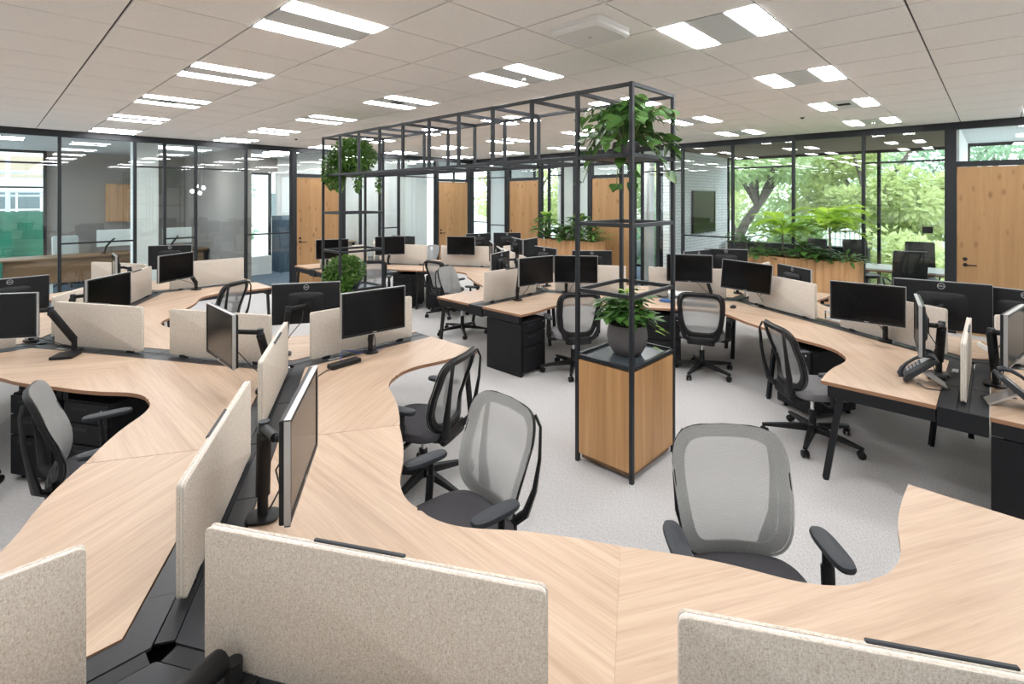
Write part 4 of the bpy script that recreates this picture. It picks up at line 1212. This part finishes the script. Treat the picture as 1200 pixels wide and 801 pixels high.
bush(9.36, 2.95, 1.0, 'low dark shrub under the left fern tree', L_DK, 50, .15, .26, .18)
bush(9.40, 2.05, 1.0, 'dark low shrub under the right fern tree', L_DK, 50, .16, .24, .2)
bush(9.40, 7.85, 1.02, 'upright broad-leaved plant at the left of the far planter', L_OV, 60, .22, .26, .62)
bush(9.40, 7.35, 1.02, 'spreading dark plant next to the upright one in the far planter', L_DK, 70, .22, .34, .34)
bush(9.40, 6.86, 1.02, 'tall tapering broad-leaved plant in the far planter', L_OV, 80, .22, .32, .62)
bush(9.40, 6.50, 1.02, 'low spiky plant at the right end of the far planter', L_LA, 60, .28, .30, .30)
for (y, s, z) in ((7.86, .30, 1.62), (6.88, .28, 1.56)):
    r = empty('fig_sprig', (9.40, y, 1.02), 0, 'single bright upright sprig above the %s in the far planter' % ('upright plant' if y > 7 else 'tapering plant'), 'plant', 'planter plants')
    MB().tube([(0, 0, -.05), (0, 0, z-1.02)], .008, 5).build('stem', 'stem', r)
    for k in range(4): put_leaf(L_BR, r, (0, 0, z-1.06+k*.02), (math.cos(k*1.7), math.sin(k*1.7), .9), s*.7)

# ------------------------------------------------------------------ desk clutter
def phone(x, y, a, lab):
    r = empty('desk_phone', (x, y, ZT), D(a), lab, 'phone', 'desk phones')
    T = Matrix.Translation((0, 0, .106)) @ Matrix.Rotation(D(-42), 4, 'Y')
    MB().prism([(-.13, -.018), (.13, -.012), (.13, .010), (.10, .018), (-.10, .018), (-.13, .004)], -.10, .10, T=T @ Matrix.Rotation(PI/2, 4, 'X')).build('body', 'charcoal_plastic', r, bevel=.005, seg=2)
    hs = MB()
    pts = [(-.125, -.065, .022), (-.115, -.065, .045), (-.08, -.065, .066), (-.03, -.065, .076), (.03, -.065, .076), (.08, -.065, .066), (.115, -.065, .045), (.125, -.065, .022)]
    hs.tube(pts, [.022, .024, .018, .014, .014, .018, .024, .022], 10, flat=.75, T=T)
    hs.build('handset', 'charcoal_plastic', r, True)
    MB().box((.065, .035, .017), (.07, .10, .004), T=T).build('display', 'tray_clear', r)
    kp = MB()
    for i in range(4):
        for k in range(3): kp.box((-.07+i*.026, .005+k*.032, .018), (.016, .022, .005), T=T)
    kp.build('keypad', 'silver', r)['kind'] = 'stuff'
    MB().prism([(.005, .092), (.016, .100), (.150, .008), (.140, .001)][::-1], -.07, .07, T=Matrix.Rotation(PI/2, 4, 'X')).build('stand', 'silver', r)
    MB().tube([(-.02, -.11, .02), (.02, -.16, .008), (.10, -.15, .006), (.16, -.08, .006)], .004, 6).build('cord', 'cable', r, True)
    return r
phone(4.68, 0.40, -80, 'charcoal desk phone on a stand, left of the edge-on divider')
phone(4.55, -0.10, 100, 'charcoal desk phone cut by the right edge')
def dock(x, y, a, sx, sy, sz, lab):
    r = empty('dock_box', (x, y, ZT), D(a), lab, 'dock')
    MB().b2((-sx/2, -sy/2, .001), (sx/2, sy/2, sz)).build('case', 'black_plastic', r, bevel=.006, seg=2)
    MB().box((sx/2, 0, sz*.5), (.003, sy*.6, sz*.25)).build('port_row', 'charcoal_plastic', r)
    return r
dock(0.47, 5.62, -30, .16, .16, .026, 'flat black box on the desk at the left edge')
dock(1.98, 3.74, 5, .26, .08, .035, 'long black dock under the monitor with cables at middle left')
dock(1.36, 3.66, 60, .17, .12, .03, 'black flat stand foot beside the long divider, below the brown monitor')
dock(4.86, .32, 10, .12, .10, .03, 'small black box behind the near desk phone')
for k, (pts, m, lab) in enumerate((
    ([(1.98, 3.80, .745), (2.02, 3.86, .80), (2.10, 3.90, .78), (2.2, 3.9, .735), (2.42, 3.90, .728)], 'blue_cable', 'blue network cable by the dock at middle left'),
    ([(1.86, 3.72, .728), (1.80, 3.70, .726), (1.72, 3.64, .726)], 'cable', 'thin dark cable left of the dock at middle left'),
    ([(4.80, .30, .726), (4.9, .26, .735), (5.0, .28, .73), (5.1, .22, .728)], 'cable', 'loose dark cable behind the near desk phone'),
    ([(.62, 1.98, .73), (.58, 2.10, .74), (.66, 2.15, .735), (.72, 2.1, .73)], 'cable', 'curled dark cable at the foot of the large near monitor arm'))):
    tag(MB().tube(pts, .004, 6).build('loose_cable', m, None, True), lab, 'cable')
def keyboard(x, y, a, lab):
    r = empty('keyboard', (x, y, ZT), D(a), lab, 'keyboard')
    MB().b2((-.07, -.21, .001), (.07, .21, .018)).build('case', 'black_plastic', r, bevel=.005)
    kk = MB()
    for i in range(5):
        for k in range(15): kk.box((-.05+i*.025, -.185+k*.0264, .020), (.020, .021, .006))
    kk.build('keys', 'charcoal_plastic', r)['kind'] = 'stuff'
keyboard(6.10, 2.66, 205, 'black keyboard on the desk behind the tower, left of the round monitor base')
r = empty('computer_mouse', (6.28, 2.30, ZT), D(190), 'black puck beside the round monitor base on the right', 'mouse')
MB().slab(.12, .07, [(.005, .001), (0, .008), (.01, .024), (.025, .03)], 2.4, 20).build('shell', 'black_plastic', r, True)
MB().box((.03, 0, .029), (.02, .008, .006)).build('wheel', 'charcoal_plastic', r)
def letter_tray(x, y, a, lab):
    r = empty('letter_tray', (x, y, ZT), D(a), lab, 'letter tray')
    for z in (.002, .07):
        MB().b2((-.16, -.12, z), (.16, .12, z+.006)).build('tray', 'tray_clear', r)
        MB().b2((-.15, -.105, z+.006), (.15, .105, z+.028)).build('paper', 'paper_white', r)
    for sx in (-.155, .155):
        for sy in (-.115, .115): MB().box((sx, sy, .045), (.008, .008, .09)).build('support', 'charcoal_plastic', r)
    return r
letter_tray(6.42, 1.16, 60, 'clear letter tray with papers beside the long right divider')
letter_tray(6.30, 2.98, 118, 'clear letter tray with files behind the tower frame')
r = empty('desk_file', (6.42, 1.16, .825), D(60), 'dark open binder resting on the clear letter tray on the right', 'binder')
MB().box((0, 0, .055), (.22, .20, .012), T=Matrix.Rotation(D(35), 4, 'Y')).build('cover', 'charcoal_plastic', r)
MB().box((0, 0, .046), (.20, .18, .008), T=Matrix.Rotation(D(35), 4, 'Y')).build('pages', 'paper_white', r)
tag(MB().box((6.05, 3.05, .735), (.10, .15, .026)).build('blue_book', 'book_blue', None, bevel=.003), 'blue folder lying on the desk behind the tower', 'folder')
r = empty('paper_stack', (6.10, .02, ZT), D(20), 'small stack of papers between the big monitor backs on the right', 'papers')
MB().box((0, 0, .02), (.20, .14, .036)).build('sheets', 'paper_white', r); MB().box((.01, 0, .048), (.14, .10, .018)).build('notebook', 'paper_tan', r)

r = empty('gas_spring_mount', (.47, 1.50, ZT), 0, 'thick black monitor arm cut by the bottom edge below the cable hub', 'monitor arm')
MB().slab(.12, .10, [(0, .001), (0, .012)], 3, 20).build('arm_base', 'black_plastic', r)
MB().tube([(0, 0, .012), (0, 0, .07)], .022, 12).build('arm_pole', 'black_plastic', r, True)
MB().tube([(-.03, .02, .07), (-.30, -.14, .13)], .034, 14).build('arm_link', 'black_plastic', r, True)

# ------------------------------------------------------------------ furniture behind the glass
def slab_desk(x0, y0, x1, y1, h, lab, m='brown_wood'):
    r = empty('office_desk', (x0, y0, 0), 0, lab, 'desk', 'office desks behind the glass')
    w, d = x1-x0, y1-y0
    BX('top', (0, 0, h-.035), (w, d, h), m, r, bevel=.003)
    for x in (.03, w-.06): BX('side', (x, .04, 0), (x+.03, d-.04, h-.035), 'black_metal', r)
    BX('modesty_panel', (.10, .10, .25), (w-.10, .12, h-.035), m, r)
    return r
slab_desk(.15, 14.2, 2.55, 15.0, .80, 'long brown desk in the far left office behind the glass')
slab_desk(2.75, 14.1, 3.86, 14.8, .80, 'brown desk in the office left of the first wooden door')
tag(BX('side_drawer', (0.55, 14.32, 0), (1.0, 14.8, .62), 'pale_monitor', bevel=.004), 'pale grey drawer unit under the far left office desk', 'drawer unit')
slab_desk(6.25, 13.9, 7.75, 14.6, .76, 'pale desk in the office right of the first wooden door', 'oak_desk')
def pale_monitor(x, y, a, lab):
    r = empty('office_monitor', (x, y, .80), D(a), lab, 'monitor', 'pale monitors behind the glass')
    MB().box((0, 0, .34), (.03, .62, .38)).build('casing', 'pale_monitor', r, bevel=.006)
    MB().box((.017, 0, .34), (.003, .58, .34)).build('screen', 'screen_glass', r)
    MB().tube([(-.02, 0, .32), (-.14, .05, .30), (-.14, .16, .16), (-.12, .2, .0)], .02, 8).build('arm', 'black_plastic', r, True)
    MB().slab(.12, .12, [(0, .001), (0, .012)], 2.2, 20, (-.12, .2, 0)).build('arm_base', 'black_plastic', r)
pale_monitor(2.05, 14.55, 90, 'pale monitor back in the far left office'); pale_monitor(3.25, 14.4, 95, 'pale monitor back left of the first wooden door')
def shell_chair(x, y, a, m, lab, h=1.18, grp='office chairs behind the glass'):
    r = empty('executive_chair', (x, y, 0), D(a), lab, 'chair', grp)
    for k in range(5):
        an = 2*PI*k/5
        MB().tube([(0, 0, .09), (.28*math.cos(an), .28*math.sin(an), .06), (.29*math.cos(an), .29*math.sin(an), .008)], [.025, .016, .016], 6).build('base_leg', 'black_plastic', r)
    MB().lathe([(.025, .08), (.025, .42)], 12).build('column', 'chrome', r, True)
    MB().slab(.50, .50, [(.05, .41), (0, .43), (0, .47), (.05, .50)], 4, 28).build('seat', m, r, True)
    T = Matrix.Translation((-.25, 0, .50)) @ Matrix.Rotation(D(-10), 4, 'Y')
    MB().slab(.07, .48, [(.02, 0), (0, .03), (0, h-.56), (.006, h-.53), (.02, h-.51)], 6, 28, T=T).build('backrest', m, r, True)
    for s in (-1, 1): MB().tube([(.1, s*.25, .44), (.1, s*.28, .64), (-.16, s*.28, .66), (-.22, s*.24, .62)], .016, 6).build('armrest', 'black_plastic', r, True)
shell_chair(1.35, 15.5, -85, 'pale_chair', 'pale covered office chair in the far left office')
shell_chair(11.05, 1.15, 20, 'leather_black', 'nearest black high-backed chair in the right meeting room')
shell_chair(12.75, 1.05, 190, 'leather_black', 'black high-backed chair across the meeting table at right')
shell_chair(12.62, 1.98, 215, 'leather_black', 'black high-backed chair at the left end of the meeting table')
shell_chair(12.3, 3.0, 150, 'leather_black', 'black chair behind the planter plants by the windows')
shell_chair(11.6, 7.0, 100, 'pale_chair', 'small chair in the office behind the tower, beside the column', .98)
r = empty('meeting_table', (11.95, 1.3, 0), 0, 'pale-topped table in the right meeting room', 'table')
MB().b2((-.45, -.75, .70), (.45, .75, .73)).build('top', 'table_white', r, bevel=.004)
MB().b2((-.455, -.755, .67), (.455, .755, .70)).build('edge', 'desk_edge', r)
for sx in (-.4, .4):
    for sy in (-.7, .7): MB().box((sx, sy, .335), (.05, .05, .67)).build('leg', 'black_metal', r)
r = empty('window_cabinet', (13.25, 2.0, 0), 0, 'long dark low cabinet under the right windows', 'cabinet')
MB().b2((0, 0, .05), (.30, 3.0, .92)).build('carcass', 'charcoal_plastic', r)
MB().b2((-.02, -.01, .92), (.31, 3.01, .95)).build('top', 'black_frame', r)
for k in range(4): MB().b2((-.012, .02+k*.745, .08), (0, .02+k*.745+.72, .90)).build('cabinet_door', 'charcoal_plastic', r)
r = empty('wall_display', (12.0, 5.105, 1.72), 0, 'large dark display on the white brick wall behind the glass', 'display')
MB().b2((-.64, -.05, -.5), (.64, 0, .5)).build('casing', 'black_plastic', r); MB().b2((-.625, -.054, -.485), (.625, -.05, .485)).build('screen', 'screen_glass', r)
r = empty('reflection_box', (2.55, 16.39, 1.45), 0, 'wooden box standing in for a reflection in the left glass', 'cupboard')  # solid box in place of a hanging shape reflected in the glass
MB().b2((-.42, -.35, 0), (.42, 0, .95)).build('carcass', 'oak_cabinet', r)
for s in (-1, 1): MB().b2((min(0, s*.415)+.003, -.368, .005), (max(0, s*.415)-.003, -.35, .945)).build('cupboard_door', 'oak_cabinet', r)
r = empty('dark_cupboard', (8.35, 14.2, 0), 0, 'dark brown cupboard in the office left of the second wooden door', 'cupboard')
MB().b2((0, 0, 0), (.9, .5, 1.55)).build('carcass', 'brown_wood', r)
for s in (0, 1): MB().b2((.005+s*.45, -.02, .03), (.445+s*.45, 0, 1.53)).build('cupboard_door', 'brown_wood', r)
r = empty('pendant_lamp', (3.3, 13.0, 2.2), 0, 'cluster of four small pendant bulbs in the office behind the left glass', 'lamp')
for k, (dx, dz) in enumerate(((0, .12), (.16, .08), (-.05, 0), (.12, -.04))):
    MB().lathe([(.01, .04), (.035, .02), (.035, -.02), (.01, -.04)], 12, (dx, k*.06, dz)).build('bulb', 'lamp_strip', r, True)
    MB().tube([(dx, k*.06, dz+.04), (dx, k*.06, .97)], .003, 5).build('cord', 'cable', r)

# ------------------------------------------------------------------ outside
S(BX('ground', (-60, -60, -.6), (90, 90, -.35), 'pavement'))
def tree(x, y, h, rad, m, lab, n=2600, lean=0, trunk_h=None, leaf=.38, low=.25):
    r = empty('tree', (x, y, -.35), 0, lab, 'tree', 'trees outside the windows')
    th = trunk_h or h*.45
    tr = MB()
    tr.tube([(0, 0, 0), (lean*.3, -lean*.3, th*.5), (lean*.7, -lean*.8, th)], [.2, .15, .11], 8)
    for k in range(5):
        a = k*1.26+.4
        tr.tube([(lean*.5, -lean*.5, th*.7), (rad*.4*math.cos(a)+lean*.5, rad*.4*math.sin(a)-lean*.5, h*.62), (rad*.75*math.cos(a)+lean*.5, rad*.75*math.sin(a)-lean*.5, h*.8)], [.09, .06, .03], 6)
    tr.build('trunk', 'bark', r, True)
    spots = []
    for k in range(22):
        a = k*2.399; rr = rad*math.sqrt((k+.5)/22)
        spots.append(((rr*math.cos(a), rr*math.sin(a), h*(low+(.95-low)*R_.random()*(1.05-.5*rr/rad))), (rad*.34, rad*.34, rad*.22)))
    foliage(n, spots, leaf).build('crown', m, r)['kind'] = 'stuff'
    return r
for i, (x, y, h, rd, m, lab, ln, th) in enumerate((
    (18.5, 7.0, 6.4, 2.6, 'tree_green', 'dark-trunked tree leaning across the left window pane', 1.6, 3.0),
    (20.5, 3.2, 5.2, 2.0, 'tree_yellow', 'pale yellow-green tree in the middle window', .3, None),
    (25.0, 5.6, 6.5, 3.0, 'tree_green', 'tall green tree behind the middle window', .2, None),
    (23.5, -0.2, 4.6, 2.1, 'tree_yellow', 'low yellow-green tree in the right window', .2, None),
    (31.0, 1.5, 8.0, 3.8, 'tree_deep', 'deep green tall tree far behind the right window', .2, None),
    (25.0, -4.0, 6.5, 2.4, 'tree_green', 'green tree seen above the near wooden door', .2, None),
    (36.0, 13.0, 9.0, 4.5, 'tree_green', 'big tree beyond the brick wall', .2, None),
    (19.0, 12.0, 6.0, 2.2, 'tree_green', 'tree outside the far right offices', .2, None),
    (20.0, 18.0, 6.0, 2.6, 'tree_yellow', 'pale tree outside the corner office', .2, None),
    (5.6, 19.5, 4.6, 1.0, 'tree_deep', 'slim young tree outside the window left of the first door', 0, None),
    (-2.0, 42.0, 11.0, 3.6, 'tree_green', 'tree behind the construction site at the far left', 0, None),
    (38.0, -8.0, 9.0, 4.5, 'tree_deep', 'far dark tree at the right edge', 0, None),
    (26.0, 11.5, 6.0, 3.0, 'tree_yellow', 'pale tree behind the leaning one', 0, None))):
    tree(x, y, h, rd, m, lab, 9500 if rd >= 2 else 2500, ln, th, .20 if rd >= 2 else .13, .5 if ln > 1 else .22)
def shrub(x, y, w, h, m, lab):
    r = empty('shrub', (x, y, -.35), 0, lab, 'shrub', 'shrubs outside the windows')
    foliage(4200, [((rnd(-w, w)*.5, rnd(-w, w)*.5, h*rnd(.25, .75)), (w*.45, w*.45, h*.32)) for _ in range(9)], .15).build('foliage', m, r)['kind'] = 'stuff'
    MB().tube([(0, 0, 0), (0, 0, h*.5)], .05, 6).build('stem', 'bark', r)
for (x, y, w, h, m, lab) in ((17.0, 4.4, 1.2, 1.8, 'tree_green', 'round green shrub under the leaning tree'), (17.0, 1.6, 1.6, 1.7, 'tree_yellow', 'pale shrub behind the railing in the middle window'),
    (17.6, -1.4, 1.6, 2.2, 'tree_green', 'green shrub beyond the right window'), (16.2, 8.2, 1.4, 2.0, 'tree_deep', 'dark shrub beyond the brick wall'), (16.5, 10.4, 1.4, 2.4, 'tree_green', 'shrub outside the far offices')):
    shrub(x, y, w, h, m, lab)
# railing in the park
r = empty('park_railing', (29.0, 1.0, -.35), 0, 'white park railing beyond the right windows', 'railing')
for z in (.35, 1.05): BX('rail', (-.03, -7, z), (.03, 7, z+.06), 'railing_white', r)
pm = MB().b2((-.02, -.03, .05), (.02, .03, 1.1)).mesh('baluster', 'railing_white')
for k in range(70): link('baluster', pm, r, (0, -7+.1+k*.2, 0))
# construction site seen at far left
r = empty('tarp_fence', (-6, 20.5, -.35), 0, 'bright green tarpaulin hoarding outside at the far left', 'hoarding')
for k in range(5):
    BX('tarp_panel', (k*1.9, -.04+.02*(k % 2), 0), (k*1.9+1.88, .0, 2.0), 'tarp_green', r)
r = empty('scaffolding', (-6, 21.6, -.35), 0, 'silver scaffolding in front of the white building outside at left', 'scaffold')
for k in range(7):
    for y in (0, 1.0): MB().tube([(k*1.3, y, 0), (k*1.3, y, 7.5)], .05, 8).build('standard', 'scaffold', r, True)
for z in (2.6, 3.2, 4.6, 5.2, 6.6):
    for y in (0, 1.0): MB().tube([(-.2, y, z), (8.0, y, z)], .04, 8).build('ledger', 'scaffold', r, True)
for z in (2.5, 4.5): BX('deck', (-.1, 0, z-.06), (7.9, 1.0, z), 'scaffold', r)
b = empty('white_building', (-16, 27, -.35), 0, 'white building with rows of windows outside at the far left', 'building')
BX('facade_wall', (0, 0, 0), (22, 6, 9), 'facade', b); BX('facade_band', (0, -.05, 3.2), (22, 0, 4.0), 'facade_tan', b)
wm = MB().b2((0, -.06, 0), (1.3, .0, 1.5)).mesh('window', 'facade_window'); wf = MB().b2((.62, -.09, 0), (.68, -.06, 1.5)).b2((0, -.09, .72), (1.3, -.06, .78)).mesh('window_bar', 'facade')
for k in range(11):
    for z in (1.2, 4.4, 6.6):
        w = link('window', wm, b, (.6+k*1.95, 0, z)); link('window_bar', wf, w)
b = empty('pale_building', (7.0, 33.5, -.35), 0, 'pale building behind the slim young tree outside', 'building')
BX('facade_wall', (0, 0, 0), (8, 5, 10), 'facade', b)
for k in range(3):
    for z in (1.2, 4.0, 6.8): link('window', wm, b, (.8+k*2.4, 0, z))
